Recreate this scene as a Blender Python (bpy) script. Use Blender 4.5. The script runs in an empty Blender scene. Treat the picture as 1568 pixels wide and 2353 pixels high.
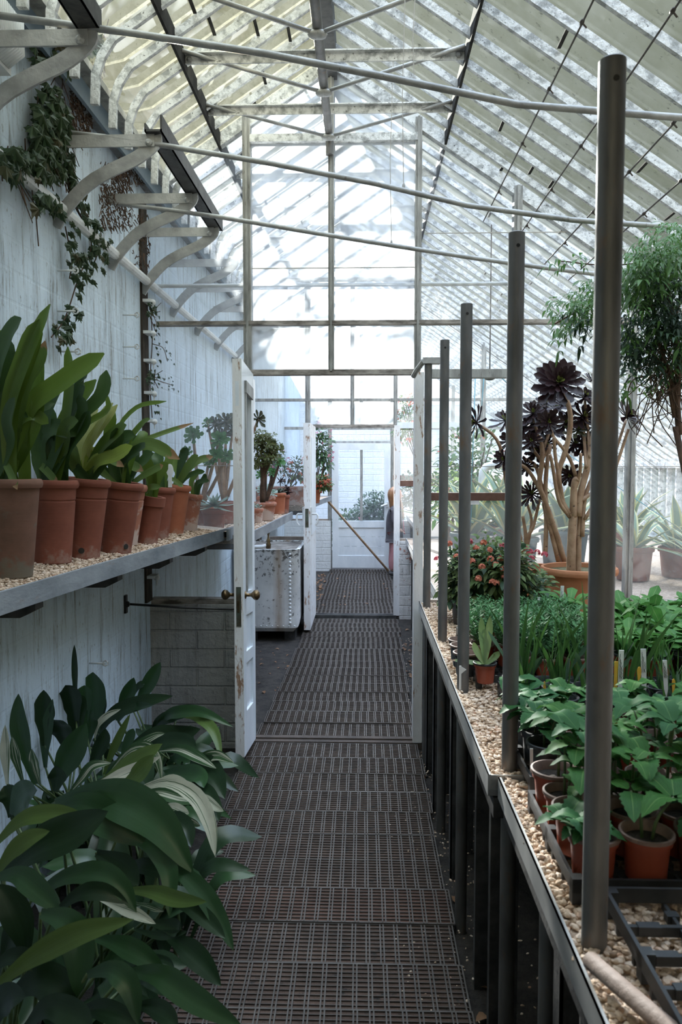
import bpy, math, random
from mathutils import Vector as V, Matrix
R = random.Random(7)
sc = bpy.context.scene
COL = sc.collection
pi = math.pi
# ------------------------------------------------------------------ camera
FW, FH, FPX = 1568, 2353, 1764.0
VPX, VPY = 838.0, 1068.0          # where the aisle direction (+Y) vanishes
CAM = V((0, 0, 1.55))
_b = math.atan((FH/2-VPY)/FPX); _a = math.atan((VPX-FW/2)/FPX*math.cos(_b))
FWD = V((-math.sin(_a)*math.cos(_b), math.cos(_a)*math.cos(_b), -math.sin(_b)))
RGT = V((math.cos(_a), math.sin(_a), 0)); UPV = RGT.cross(FWD)
cd = bpy.data.cameras.new('camera'); cam = bpy.data.objects.new('camera', cd); COL.objects.link(cam)
cam.matrix_world = Matrix(((RGT.x, UPV.x, -FWD.x, CAM.x), (RGT.y, UPV.y, -FWD.y, CAM.y), (RGT.z, UPV.z, -FWD.z, CAM.z), (0, 0, 0, 1)))
cd.sensor_fit = 'HORIZONTAL'; cd.sensor_width = 15.6; cd.lens = FPX/FW*15.6
cd.clip_start = .05; cd.clip_end = 200
cd.dof.use_dof = True; cd.dof.focus_distance = 4.6; cd.dof.aperture_fstop = 5.6
sc.camera = cam
def ray(px, py): return RGT*((px-FW/2)/FPX)+UPV*((FH/2-py)/FPX)+FWD
def atY(px, py, Y):
    d = ray(px, py); return CAM+d*(Y/d.y)
def atZ(px, py, Z):
    d = ray(px, py); return CAM+d*((Z-CAM.z)/d.z)
def atX(px, py, X):
    d = ray(px, py); return CAM+d*((X-CAM.x)/d.x)
# ------------------------------------------------------------------ objects
def tag(o, label, cat=None, group=None, kind=None):
    if label: o['label'] = label
    if cat: o['category'] = cat
    if group: o['group'] = group
    if kind: o['kind'] = kind
    return o
def thing(name, label, cat, loc=(0, 0, 0), group=None, kind=None):
    o = bpy.data.objects.new(name, None); COL.objects.link(o); o.location = loc
    o.empty_display_size = .05
    return tag(o, label, cat, group, kind)
def kids(o): return [c for c in bpy.data.objects if c.parent == o]
def copy_tree(o, loc=None, rz=None, scale=None, label=None, group=None, _ch=None):
    ch = _ch if _ch is not None else tree_of(o)
    r = o.copy(); COL.objects.link(r)
    if loc is not None: r.location = loc
    if rz is not None: r.rotation_euler = (0, 0, rz)
    if scale is not None: r.scale = (scale,)*3
    if label: r['label'] = label
    if group: r['group'] = group
    for c, sub in ch:
        d = c.copy(); COL.objects.link(d); d.parent = r
        for g, _ in sub:
            e = g.copy(); COL.objects.link(e); e.parent = d
    return r
def tree_of(o): return [(c, [(g, []) for g in o_children(c)]) for c in o_children(o)]
CH = {}
def o_children(o): return CH.get(o.name, [])
class MB:
    def __init__(s): s.v = []; s.f = []; s.m = []; s.uv = []
    def add(s, vs, fs, m=0, uv=None):
        n = len(s.v); s.v += [tuple(p) for p in vs]
        s.f += [tuple(i+n for i in f) for f in fs]; s.m += [m]*len(fs)
        s.uv += list(uv) if uv else [(0, 0)]*len(vs)
        return s
    def box(s, c, d, rot=None, m=0):
        h = V(d)/2; vs = []
        for z in (-1, 1):
            for y in (-1, 1):
                for x in (-1, 1):
                    p = V((x*h.x, y*h.y, z*h.z))
                    if rot: p = rot @ p
                    vs.append(V(c)+p)
        return s.add(vs, [(0, 2, 3, 1), (4, 5, 7, 6), (0, 1, 5, 4), (2, 6, 7, 3), (0, 4, 6, 2), (1, 3, 7, 5)], m)
    def bb(s, a, b, m=0):
        a = V(a); b = V(b); return s.box((a+b)/2, b-a, None, m)
    def beam(s, p0, p1, w, h, up=(0, 0, 1), m=0):
        return s.sweep([p0, p1], w, h, up, m)
    def sweep(s, pts, w, h, up=(0, 0, 1), m=0):
        pts = [V(p) for p in pts]; vs = []; n = len(pts)
        for i, p in enumerate(pts):
            if i == 0: t = pts[1]-p
            elif i == n-1: t = p-pts[i-1]
            else: t = (pts[i+1]-p).normalized()+(p-pts[i-1]).normalized()
            t.normalize(); sd = t.cross(V(up)).normalized(); u = sd.cross(t)
            for a, b in ((-1, -1), (1, -1), (1, 1), (-1, 1)): vs.append(p+sd*(a*w/2)+u*(b*h/2))
        fs = [(3, 2, 1, 0), tuple(4*(n-1)+k for k in range(4))]
        for i in range(n-1):
            for k in range(4): fs.append((4*i+k, 4*i+(k+1) % 4, 4*i+4+(k+1) % 4, 4*i+4+k))
        return s.add(vs, fs, m)
    def tube(s, pts, r, n=8, m=0, cap=True):
        pts = [V(p) for p in pts]; N = len(pts)
        rs = r if isinstance(r, (list, tuple)) else [r]*N
        vs = []; prev = None
        for i, p in enumerate(pts):
            t = (pts[min(i+1, N-1)]-pts[max(i-1, 0)]).normalized()
            if prev is None:
                a = V((0, 0, 1)) if abs(t.z) < .9 else V((1, 0, 0)); sd = t.cross(a).normalized()
            else:
                sd = prev-t*prev.dot(t)
                sd = sd.normalized() if sd.length > 1e-6 else t.orthogonal().normalized()
            prev = sd; u = t.cross(sd)
            for k in range(n):
                an = 2*pi*k/n; vs.append(p+(sd*math.cos(an)+u*math.sin(an))*rs[i])
        fs = [(i*n+k, i*n+(k+1) % n, (i+1)*n+(k+1) % n, (i+1)*n+k) for i in range(N-1) for k in range(n)]
        if cap: fs += [tuple(range(n-1, -1, -1)), tuple((N-1)*n+k for k in range(n))]
        return s.add(vs, fs, m, [(k/n, i/(N-1)) for i in range(N) for k in range(n)])
    def lathe(s, prof, n=28, c=(0, 0, 0), m=0, rot=None, top=True, bot=True):
        vs = []; N = len(prof)
        for r, z in prof:
            for k in range(n):
                p = V((r*math.cos(2*pi*k/n), r*math.sin(2*pi*k/n), z))
                if rot: p = rot @ p
                vs.append(V(c)+p)
        fs = [(i*n+k, i*n+(k+1) % n, (i+1)*n+(k+1) % n, (i+1)*n+k) for i in range(N-1) for k in range(n)]
        if bot and prof[0][0] > 1e-4: fs.append(tuple(range(n-1, -1, -1)))
        if top and prof[-1][0] > 1e-4: fs.append(tuple((N-1)*n+k for k in range(n)))
        return s.add(vs, fs, m)
    def leaf(s, pts, w, prof='lance', face=(0, 0, 1), n=8, fold=.12, wav=0., m=0, cross=2, serr=0.):
        P = spl([V(p) for p in pts], n); vs = []; uv = []; us = [k/cross for k in range(-cross, cross+1)]
        face = V(face); ph = R.random()*6; PF = PROF[prof]; prev = None
        for i, p in enumerate(P):
            t = (P[min(i+1, n)]-P[max(i-1, 0)]).normalized()
            sd = t.cross(face)
            if sd.length < .15:
                sd = prev if prev else t.orthogonal()
            sd = sd.normalized()
            if prev and sd.dot(prev) < 0: sd = -sd
            prev = sd; nm = sd.cross(t); k = PF(i/n)*w/2*(1+(serr if i % 2 else -serr))
            for u in us:
                vs.append(p+sd*(u*k)+nm*(abs(u)*k*fold+wav*w*math.sin(ph+i*1.3+u*1.5)*abs(u)))
                uv.append((u*.5+.5, i/n))
        c = len(us)
        fs = [(i*c+k, i*c+k+1, (i+1)*c+k+1, (i+1)*c+k) for i in range(n) for k in range(c-1)]
        return s.add(vs, fs, m, uv)
    def ell(s, c, r, n=10, m=0, rot=None):
        pr = [(max(1e-5, math.sin(pi*i/n)), -math.cos(pi*i/n)) for i in range(n+1)]
        vs = []; k2 = n+4
        for a, z in pr:
            for k in range(k2):
                p = V((r[0]*a*math.cos(2*pi*k/k2), r[1]*a*math.sin(2*pi*k/k2), r[2]*z))
                if rot: p = rot @ p
                vs.append(V(c)+p)
        return s.add(vs, [(i*k2+k, i*k2+(k+1) % k2, (i+1)*k2+(k+1) % k2, (i+1)*k2+k) for i in range(n) for k in range(k2)], m)
    def build(s, name, mats, parent=None, smooth=False, loc=None, label=None, kind=None):
        off = V((0, 0, 0))
        if parent is not None and loc is None: off = wloc(parent)
        elif loc is not None and parent is None: off = V(loc)
        me = bpy.data.meshes.new(name)
        me.from_pydata([tuple(V(p)-off) for p in s.v], [], s.f)
        for mt in (mats if isinstance(mats, (list, tuple)) else [mats]): me.materials.append(mt)
        me.polygons.foreach_set('material_index', s.m)
        ul = me.uv_layers.new(name='UVMap'); vi = [0]*len(me.loops); me.loops.foreach_get('vertex_index', vi)
        fl = []
        for i in vi: fl += s.uv[i]
        ul.data.foreach_set('uv', fl)
        if smooth: me.polygons.foreach_set('use_smooth', [True]*len(me.polygons))
        me.update()
        o = bpy.data.objects.new(name, me); COL.objects.link(o)
        if parent is not None:
            o.parent = parent; CH.setdefault(parent.name, []).append(o)
        elif loc is not None: o.location = loc
        if smooth == 'auto': me.set_sharp_from_angle(angle=.6)
        return tag(o, label, None, None, kind)
WL = {}
def wloc(o):
    p = V(o.location); q = o.parent
    while q is not None: p = p+V(q.location); q = q.parent
    return p
def spl(P, n):
    if len(P) == 2: return [P[0].lerp(P[1], i/n) for i in range(n+1)]
    Q = [P[0]*2-P[1]]+P+[P[-1]*2-P[-2]]; out = []; m = len(P)-1
    for i in range(n+1):
        t = i/n*m; k = min(int(t), m-1); t -= k
        a, b, c, d = Q[k:k+4]
        out.append((b*2+(c-a)*t+(a*2-b*5+c*4-d)*t*t+(b*3-a-c*3+d)*t**3)/2)
    return out
PROF = {
 'lance': lambda t: max(.06, math.sin(pi*min(1, t**.85)))**.75 if t < 1 else .01,
 'blade': lambda t: (.28+.72*min(1, t*2.2)**1.2)*(1 if t < .55 else max(.01, math.cos((t-.55)/.45*pi/2)**.75)),
 'strap': lambda t: (.55+.45*min(1, t*2))*(1 if t < .78 else max(.02, 1-((t-.78)/.22)**2.2)**.6),
 'spat': lambda t: (.22+.78*t**1.6)*(1 if t < .8 else max(.02, 1-((t-.8)/.2)**2)**.5),
 'ovate': lambda t: max(.03, math.sin(pi*min(1, t**.7)))**.8 if t < 1 else .02,
 'petal': lambda t: (.08+.92*min(1, max(0, t-.12)*2.3))*(1 if t < .6 else max(.03, 1-((t-.6)/.4)**2)**.6),
 'grass': lambda t: max(.05, 1-t**2.5),
 'agave': lambda t: (.75+.25*math.sin(pi*t))*max(.02, 1-t**3),
}
def rv(a=1): return V((R.uniform(-a, a), R.uniform(-a, a), R.uniform(-a, a)))
def rdir(zmin=-1):
    while True:
        v = rv()
        if .1 < v.length < 1 and v.z/v.length > zmin: return v.normalized()
ORD = ['zeroth', 'first', 'second', 'third', 'fourth', 'fifth', 'sixth', 'seventh', 'eighth', 'ninth', 'tenth', 'eleventh', 'twelfth', 'thirteenth', 'fourteenth', 'fifteenth', 'sixteenth', 'seventeenth', 'eighteenth', 'nineteenth', 'twentieth', 'twenty-first', 'twenty-second']
# ------------------------------------------------------------------ materials
class NT:
    def __init__(s, name):
        s.mat = bpy.data.materials.new(name); s.mat.use_nodes = True; s.t = s.mat.node_tree
        for n in list(s.t.nodes): s.t.nodes.remove(n)
        s.out = s.t.nodes.new('ShaderNodeOutputMaterial')
    def n(s, ty, ins=None, **kw):
        nd = s.t.nodes.new('ShaderNode'+ty)
        for k, v in kw.items(): setattr(nd, k, v)
        for k, v in (ins or {}).items(): s.set(nd, k, v)
        return nd
    def set(s, nd, k, v):
        i = nd.inputs[k]
        if isinstance(v, bpy.types.NodeSocket): s.t.links.new(v, i)
        else:
            if isinstance(v, (tuple, list)) and len(v) == 3 and i.type == 'RGBA': v = (*v, 1)
            i.default_value = v
    def obj(s, sx=1, sy=1, sz=1):
        c = s.n('TexCoord'); mp = s.n('Mapping', {'Vector': c.outputs['Object'], 'Scale': (sx, sy, sz)}); return mp.outputs[0]
    def noise(s, vec, scale, detail=4, rough=.6):
        return s.n('TexNoise', {'Vector': vec, 'Scale': scale, 'Detail': detail, 'Roughness': rough}).outputs['Fac']
    def ramp(s, fac, stops):
        r = s.n('ValToRGB', {'Fac': fac}); e = r.color_ramp.elements
        while len(e) < len(stops): e.new(.5)
        for el, (p, c) in zip(e, stops):
            el.position = p; el.color = (*c, 1) if len(c) == 3 else c
        return r.outputs[0]
    def mix(s, fac, a, b, mode='MIX'):
        m = s.n('Mix', data_type='RGBA', blend_type=mode)
        s.set(m, 0, fac)
        for k, v in ((6, a), (7, b)):
            if isinstance(v, bpy.types.NodeSocket): s.t.links.new(v, m.inputs[k])
            else: m.inputs[k].default_value = (*v, 1) if len(v) == 3 else v
        return m.outputs[2]
    def bw(s, v): return (v, v, v)
    def math(s, op, a, b=0.):
        m = s.n('Math', operation=op); s.set(m, 0, a); s.set(m, 1, b); return m.outputs[0]
    def end(s, sh): s.t.links.new(sh, s.out.inputs[0]); return s.mat
def simple(name, c1, c2=None, rough=.6, metal=0, scale=8, stretch=(1, 1, 1), lo=.35, hi=.65, bump=0, bscale=60, spec=.5, c3=None, c3at=(.62, .7), c3s=2.7):
    t = NT(name); vec = t.obj(*stretch)
    if c2: col = t.ramp(t.noise(vec, scale), [(lo, c1), (hi, c2)])
    else: col = None
    if c3:
        col = t.mix(t.ramp(t.noise(vec, scale*c3s, 6, .7), [(c3at[0], (0, 0, 0)), (c3at[1], (1, 1, 1))]), col if col else c1, c3)
    b = t.n('BsdfPrincipled', {'Base Color': col if col else c1, 'Roughness': rough, 'Metallic': metal, 'Specular IOR Level': spec})
    if bump:
        bn = t.n('Bump', {'Height': t.noise(vec, bscale, 5), 'Strength': bump, 'Distance': .01}); t.set(b, 'Normal', bn.outputs[0])
    return t.end(b.outputs[0])
def leafmat(name, ca, cb, rough=.4, trans=.25, vein=None, tip=None, stripes=None, edge=None, back=None, spec=.4):
    """Two greens picked per leaf, optional midrib, pale stripes along the blade, dry tip, pale edge."""
    t = NT(name); g = t.n('NewGeometry'); rnd = g.outputs['Random Per Island']
    uvn = t.n('TexCoord'); sp = t.n('SeparateXYZ', {'Vector': uvn.outputs['UV']}); u, v = sp.outputs[0], sp.outputs[1]
    col = t.mix(rnd, ca, cb)
    nz = t.noise(t.obj(), 18, 3)
    col = t.mix(t.ramp(nz, [(.4, (0, 0, 0)), (.75, (.35, .35, .35))]), col, tuple(min(1, c*1.5+.01) for c in ca))
    d = t.math('ABSOLUTE', t.math('SUBTRACT', u, .5))
    if stripes:
        mp = t.n('CombineXYZ', {'X': t.math('ADD', t.math('MULTIPLY', u, stripes[1]), t.math('MULTIPLY', rnd, 37.)), 'Y': t.math('MULTIPLY', v, .9), 'Z': rnd})
        st = t.noise(mp.outputs[0], 1., 2, .5)
        col = t.mix(t.ramp(st, [(stripes[2], (0, 0, 0)), (stripes[2]+.06, (1, 1, 1))]), col, stripes[0])
    else:
        mp = t.n('CombineXYZ', {'X': t.math('MULTIPLY', u, 26.), 'Y': t.math('MULTIPLY', v, .5), 'Z': rnd})
        col = t.mix(t.ramp(t.noise(mp.outputs[0], 1., 1, .5), [(.35, (0, 0, 0)), (.75, (.3, .3, .3))]), col, tuple(c*1.6+.01 for c in ca))
    if vein: col = t.mix(t.ramp(d, [(.0, (.8,)*3), (.035, (0, 0, 0))]), col, vein)
    if edge: col = t.mix(t.ramp(d, [(edge[1], (0, 0, 0)), (edge[1]+.03, (1, 1, 1))]), col, edge[0])
    if tip:
        e = t.math('ADD', v, t.math('MULTIPLY', t.noise(t.obj(), 30, 2), .2))
        col = t.mix(t.ramp(e, [(tip[1], (0, 0, 0)), (min(1, tip[1]+.08), (1, 1, 1))]), col, tip[0])
    if back: col = t.mix(g.outputs['Backfacing'], col, back)
    b = t.n('BsdfPrincipled', {'Base Color': col, 'Roughness': rough, 'Specular IOR Level': spec})
    if trans <= 0: return t.end(b.outputs[0])
    tr = t.n('BsdfTranslucent', {'Color': col})
    mx = t.n('MixShader', {0: trans, 1: b.outputs[0], 2: tr.outputs[0]})
    return t.end(mx.outputs[0])
def glass(name, tint, dirt, f_lo, f_hi, scale=3, stretch=(1, 1, 1), gloss=.5, tint2=None, trs=.8, patch=None):
    """Old greenhouse glass: tinted see-through, with a scattering film of dirt and a surface reflection."""
    t = NT(name); vec = t.obj(*stretch)
    tc = tint if not tint2 else t.ramp(t.noise(vec, scale*.6, 3), [(.35, tint), (.65, tint2)])
    tp = t.n('BsdfTransparent', {'Color': tc})
    tl = t.n('BsdfTranslucent', {'Color': dirt}); df = t.n('BsdfDiffuse', {'Color': dirt})
    film = t.n('MixShader', {0: 1-trs, 1: tl.outputs[0], 2: df.outputs[0]})
    nz = t.noise(vec, scale, 5, .65)
    fac = t.ramp(nz, [(.3, (f_lo,)*3), (.72, (f_hi,)*3)])
    m1 = t.n('MixShader', {0: fac, 1: tp.outputs[0], 2: film.outputs[0]})
    if patch:
        pm = t.ramp(t.noise(vec, scale*6, 6, .75), [(patch[1], (0, 0, 0)), (patch[1]+.08, (patch[2],)*3)])
        pd = t.n('BsdfDiffuse', {'Color': patch[0]})
        m1 = t.n('MixShader', {0: pm, 1: m1.outputs[0], 2: pd.outputs[0]})
    gl = t.n('BsdfGlossy', {'Color': (1, 1, 1), 'Roughness': .03})
    fr = t.n('Fresnel', {'IOR': 1.5})
    m2 = t.n('MixShader', {0: t.math('MULTIPLY', fr.outputs[0], gloss), 1: m1.outputs[0], 2: gl.outputs[0]})
    return t.end(m2.outputs[0])
# ------------------------------------------------------------------ shared materials
def wallmat(name, ax, base, streak, mortar=.12, grime=(.16, .15, .12), amt=.55, bump=.5, bare=None):
    t = NT(name); c = t.n('TexCoord'); s = t.n('SeparateXYZ', {'Vector': c.outputs['Object']})
    h = s.outputs[ax]; z = s.outputs[2]
    uvw = t.n('CombineXYZ', {'X': h, 'Y': z, 'Z': 0.})
    br = t.n('TexBrick', {'Vector': uvw.outputs[0], 'Scale': 1., 'Mortar Size': .007, 'Mortar Smooth': .6, 'Brick Width': .31, 'Row Height': .105,
                          'Color1': t.bw(1.), 'Color2': t.bw(.86), 'Mortar': t.bw(.0)})
    stv = t.n('CombineXYZ', {'X': t.math('MULTIPLY', h, 14.), 'Y': t.math('MULTIPLY', z, 1.1), 'Z': 0.})
    st = t.noise(stv.outputs[0], 1., 6, .72)
    big = t.noise(uvw.outputs[0], 2.2, 4, .6)
    col = t.mix(t.ramp(big, [(.35, (0, 0, 0)), (.7, (.55, .55, .55))]), base, streak)
    sv2 = t.n('CombineXYZ', {'X': t.math('MULTIPLY', h, 34.), 'Y': t.math('MULTIPLY', z, 2.6), 'Z': 3.})
    st2 = t.noise(sv2.outputs[0], 1., 7, .8)
    col = t.mix(t.ramp(st, [(.50, (0, 0, 0)), (.70, (amt*.75,)*3)]), col, tuple(c*.55 for c in streak))
    gate = t.ramp(st, [(.42, (0, 0, 0)), (.6, (1, 1, 1))])
    col = t.mix(t.math('MULTIPLY', gate, t.ramp(st2, [(.52, (0, 0, 0)), (.60, (amt,)*3)])), col, grime)
    fl = t.n('CombineXYZ', {'X': t.math('MULTIPLY', h, 60.), 'Y': t.math('MULTIPLY', z, 22.), 'Z': 0.})
    col = t.mix(t.ramp(t.noise(fl.outputs[0], 1., 5, .7), [(.60, (0, 0, 0)), (.68, (.75,)*3)]), col, grime)
    if bare: col = t.mix(t.ramp(t.noise(uvw.outputs[0], 7., 6, .7), [(bare[1], (0, 0, 0)), (bare[1]+.06, (1, 1, 1))]), col, bare[0])
    wob = t.math('ADD', t.math('MULTIPLY', br.outputs[0], .6), t.math('MULTIPLY', t.noise(uvw.outputs[0], 26., 5, .65), .8))
    bn = t.n('Bump', {'Height': wob, 'Strength': bump, 'Distance': .02})
    col = t.mix(t.ramp(br.outputs[1], [(.3, (0, 0, 0)), (1., (mortar,)*3)]), col, grime)
    b = t.n('BsdfPrincipled', {'Base Color': col, 'Roughness': .75, 'Normal': bn.outputs[0], 'Specular IOR Level': .3})
    return t.end(b.outputs[0])
M = {}
M['wall'] = wallmat('limewashed_brick', 1, (.74, .85, .95), (.58, .67, .75), mortar=.0, bump=.16, amt=.9)  # blue cast of the sky light is mixed into the limewash base colour
M['wallx'] = wallmat('limewashed_brick_cross', 0, (.50, .49, .46), (.30, .29, .27), amt=.5, bump=.9)
M['wallred'] = wallmat('flaking_white_brick', 0, (.80, .78, .75), (.6, .56, .52), bare=((.35, .12, .07), .56))
M['wallfar'] = wallmat('white_brick', 0, (.86, .87, .87), (.75, .76, .76), amt=.15)
M['soil'] = simple('damp_soil', (.012, .010, .008), (.045, .037, .030), .9, scale=14, bump=1., bscale=70, c3=(.14, .10, .06), c3at=(.70, .74))
M['rib'] = simple('grey_plastic_rib', (.058, .049, .043), (.105, .09, .079), .5, scale=7)
M['pan'] = simple('dirty_grate_pan', (.066, .041, .030), (.112, .068, .049), .8, scale=5, bump=.5, bscale=90, c3=(.02, .018, .016), c3at=(.58, .66))
M['pan2'] = simple('rusty_grate_pan', (.075, .038, .026), (.125, .064, .044), .8, scale=5, bump=.5, bscale=90)
M['galv'] = simple('weathered_galvanised_pipe', (.10, .098, .096), (.20, .195, .19), .5, .4, scale=10, stretch=(1, 1, .35), c3=(.20, .13, .085), c3at=(.56, .72), bump=.15)
M['steel'] = simple('grey_painted_steel', (.26, .26, .255), (.46, .46, .45), .5, .15, scale=9, bump=.2, c3=(.13, .11, .09), c3at=(.64, .72))
M['dark'] = simple('dark_steel', (.035, .035, .036), (.09, .088, .085), .6, .2, scale=14, bump=.3, c3=(.16, .12, .09), c3at=(.66, .75))
M['alu'] = simple('aluminium_strip', (.42, .43, .43), (.58, .58, .57), .38, .6, scale=6)
M['flaky'] = simple('flaking_white_rafter_paint', (.36, .37, .37), (.80, .81, .81), .6, scale=24, lo=.38, hi=.55, bump=.5, bscale=80, c3=(.06, .055, .05), c3at=(.60, .68))
M['mull'] = simple('grey_glazing_bar', (.20, .20, .19), (.42, .42, .40), .55, scale=18, stretch=(1, 1, .3), c3=(.10, .08, .06), c3at=(.6, .7), bump=.2)
M['lintel'] = simple('stained_lintel', (.10, .085, .07), (.42, .38, .34), .7, scale=9, stretch=(1, 1, 3), bump=.3)
M['white'] = simple('old_white_gloss_paint', (.70, .75, .79), (.86, .89, .92), .42, scale=5, stretch=(1, 1, .4), bump=.25, bscale=30, c3=(.34, .26, .19), c3at=(.72, .77), c3s=7)
M['edge'] = simple('worn_door_edge', (.72, .70, .68), (.88, .88, .88), .55, scale=6, stretch=(1, 1, .3), c3=(.36, .22, .14), c3at=(.57, .64), c3s=4, bump=.3)
M['brass'] = simple('aged_brass', (.10, .07, .04), (.22, .15, .08), .35, .9, scale=14)
M['verdi'] = simple('tarnished_lock_plate', (.10, .08, .05), (.14, .17, .14), .5, .7, scale=20)
M['iron'] = simple('black_iron', (.02, .02, .02), (.05, .047, .043), .5, .6, scale=16)
M['white2'] = simple('white_pipe_paint', (.60, .61, .60), (.80, .81, .81), .5, scale=8, bump=.2, c3=(.25, .22, .19), c3at=(.64, .72))
M['bluebar'] = simple('blue_grey_sheet', (.12, .17, .22), (.20, .26, .31), .5, scale=6)
M['damp'] = simple('damp_mossy_gap', (.022, .017, .012), (.075, .055, .04), .95, scale=18, stretch=(1, 1, .4), bump=1., bscale=50, c3=(.03, .06, .02), c3at=(.6, .68))
M['rust'] = simple('rusty_flat_bar', (.11, .055, .04), (.20, .11, .085), .75, .2, scale=12, bump=.2)
M['conc'] = simple('grey_slate_shelf_edge', (.16, .18, .20), (.33, .35, .37), .6, scale=7, stretch=(1, .4, 1), bump=.2, c3=(.30, .21, .15), c3at=(.62, .75))
M['wood'] = simple('grey_timber', (.17, .13, .10), (.34, .28, .23), .75, scale=6, stretch=(1, 1, .12), bump=.3)
M['stick'] = simple('tan_wooden_pole', (.30, .19, .11), (.46, .32, .21), .6, scale=9, stretch=(1, .2, 1), bump=.2)
M['pole'] = simple('dusty_pink_wood_pole', (.20, .135, .105), (.36, .275, .235), .7, scale=12, bump=.3, c3=(.12, .08, .06), c3at=(.66, .72))
M['wire'] = simple('dull_wire', (.07, .055, .045), None, .6, .4)
M['string'] = simple('pale_string', (.45, .43, .40), None, .8)
M['gpart'] = glass('hazy_partition_glass', (.93, .95, .95), (.93, .97, 1.), .25, .78, 1.7, (1, 1, .55), gloss=.5, trs=.9)
M['gpart2'] = glass('lightly_dusty_partition_glass', (.93, .95, .95), (.93, .97, 1.), .03, .16, 1.7, (1, 1, .55), gloss=.6, trs=.85)
M['gpart3'] = glass('part_cleaned_partition_glass', (.93, .95, .95), (.93, .97, 1.), .06, .22, 1.7, (1, 1, .55), gloss=.55, trs=.85)
M['gdoor'] = glass('door_glass', (.93, .95, .94), (.9, .93, .95), .04, .12, 3, gloss=.6)
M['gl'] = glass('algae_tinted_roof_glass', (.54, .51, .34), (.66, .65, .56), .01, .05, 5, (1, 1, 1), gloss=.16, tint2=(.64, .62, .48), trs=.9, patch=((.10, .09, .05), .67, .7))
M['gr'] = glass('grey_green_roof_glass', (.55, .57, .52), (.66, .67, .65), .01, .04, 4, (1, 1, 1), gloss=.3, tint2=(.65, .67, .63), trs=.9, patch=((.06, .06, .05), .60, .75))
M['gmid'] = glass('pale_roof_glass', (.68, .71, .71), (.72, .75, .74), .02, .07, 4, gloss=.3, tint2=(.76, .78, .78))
M['mattebar'] = simple('matt_black_bar', (.02, .02, .02), (.05, .048, .045), .95, scale=14, spec=.1)
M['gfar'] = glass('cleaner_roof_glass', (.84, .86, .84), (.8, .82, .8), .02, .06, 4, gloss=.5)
M['gclear'] = glass('side_glass', (.86, .90, .86), (.85, .9, .88), .15, .4, 3, gloss=.4)
# ------------------------------------------------------------------ setting
RX, RZ = -.18, 3.72; LX, LZ = -1.19, 3.05; EX, EZ = 3.0, 1.55
Y0, P1, P2, P3, YF = -.6, 4.25, 7.88, 11.42, 14.2
def roofz(x): return RZ-(RX-x)*(RZ-LZ)/(RX-LX) if x < RX else RZ-(x-RX)*(RZ-EZ)/(EX-RX)
b = MB(); b.bb((LX-.3, Y0, -.12), (EX, YF, -.035)); b.build('floor', M['soil'], label='dark damp soil floor either side of the walkway', kind='structure')
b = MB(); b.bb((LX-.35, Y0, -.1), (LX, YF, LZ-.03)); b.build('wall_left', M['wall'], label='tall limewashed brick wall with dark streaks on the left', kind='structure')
b = MB(); b.bb((EX, Y0, -.1), (EX+.2, YF, .77)); b.build('wall_right', M['wallx'], kind='structure', label='low brick wall under the right-hand side glazing')
b = MB(); b.add([(LX, Y0, -.1), (EX, Y0, -.1), (EX, Y0, EZ), (RX, Y0, RZ), (LX, Y0, LZ)], [(0, 1, 2, 3, 4)]); b.bb((LX, Y0-.2, -.1), (EX, Y0-.05, EZ))
b.build('wall_back_blocker', M['wallx'], kind='structure', label='unseen gable wall added behind the viewer to darken the foreground')  # unseen opaque end wall, put in to keep light off the near floor
b = MB(); b.bb((LX-.3, YF, -.1), (EX, YF+.2, 3.6)); b.build('wall_far', M['wallfar'], kind='structure', label='sunlit white brick wall beyond the last door')
# right side glazing
w = thing('window_1', 'side glazing of narrow upright panes under the right eave', None, (EX, 5, .77), kind='structure')
b = MB(); b.add([(EX, Y0, .77), (EX, YF, .77), (EX, YF, EZ), (EX, Y0, EZ)], [(0, 1, 2, 3)]); b.build('pane', M['gclear'], w)
b = MB()
y = Y0
while y < YF: b.bb((EX-.04, y, .77), (EX+.01, y+.035, EZ)); y += .21
b.bb((EX-.05, Y0, EZ-.03), (EX+.03, YF, EZ+.03)); b.bb((EX-.06, Y0, .74), (EX+.03, YF, .80)); b.build('glazing_bar', M['flaky'], w)
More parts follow.
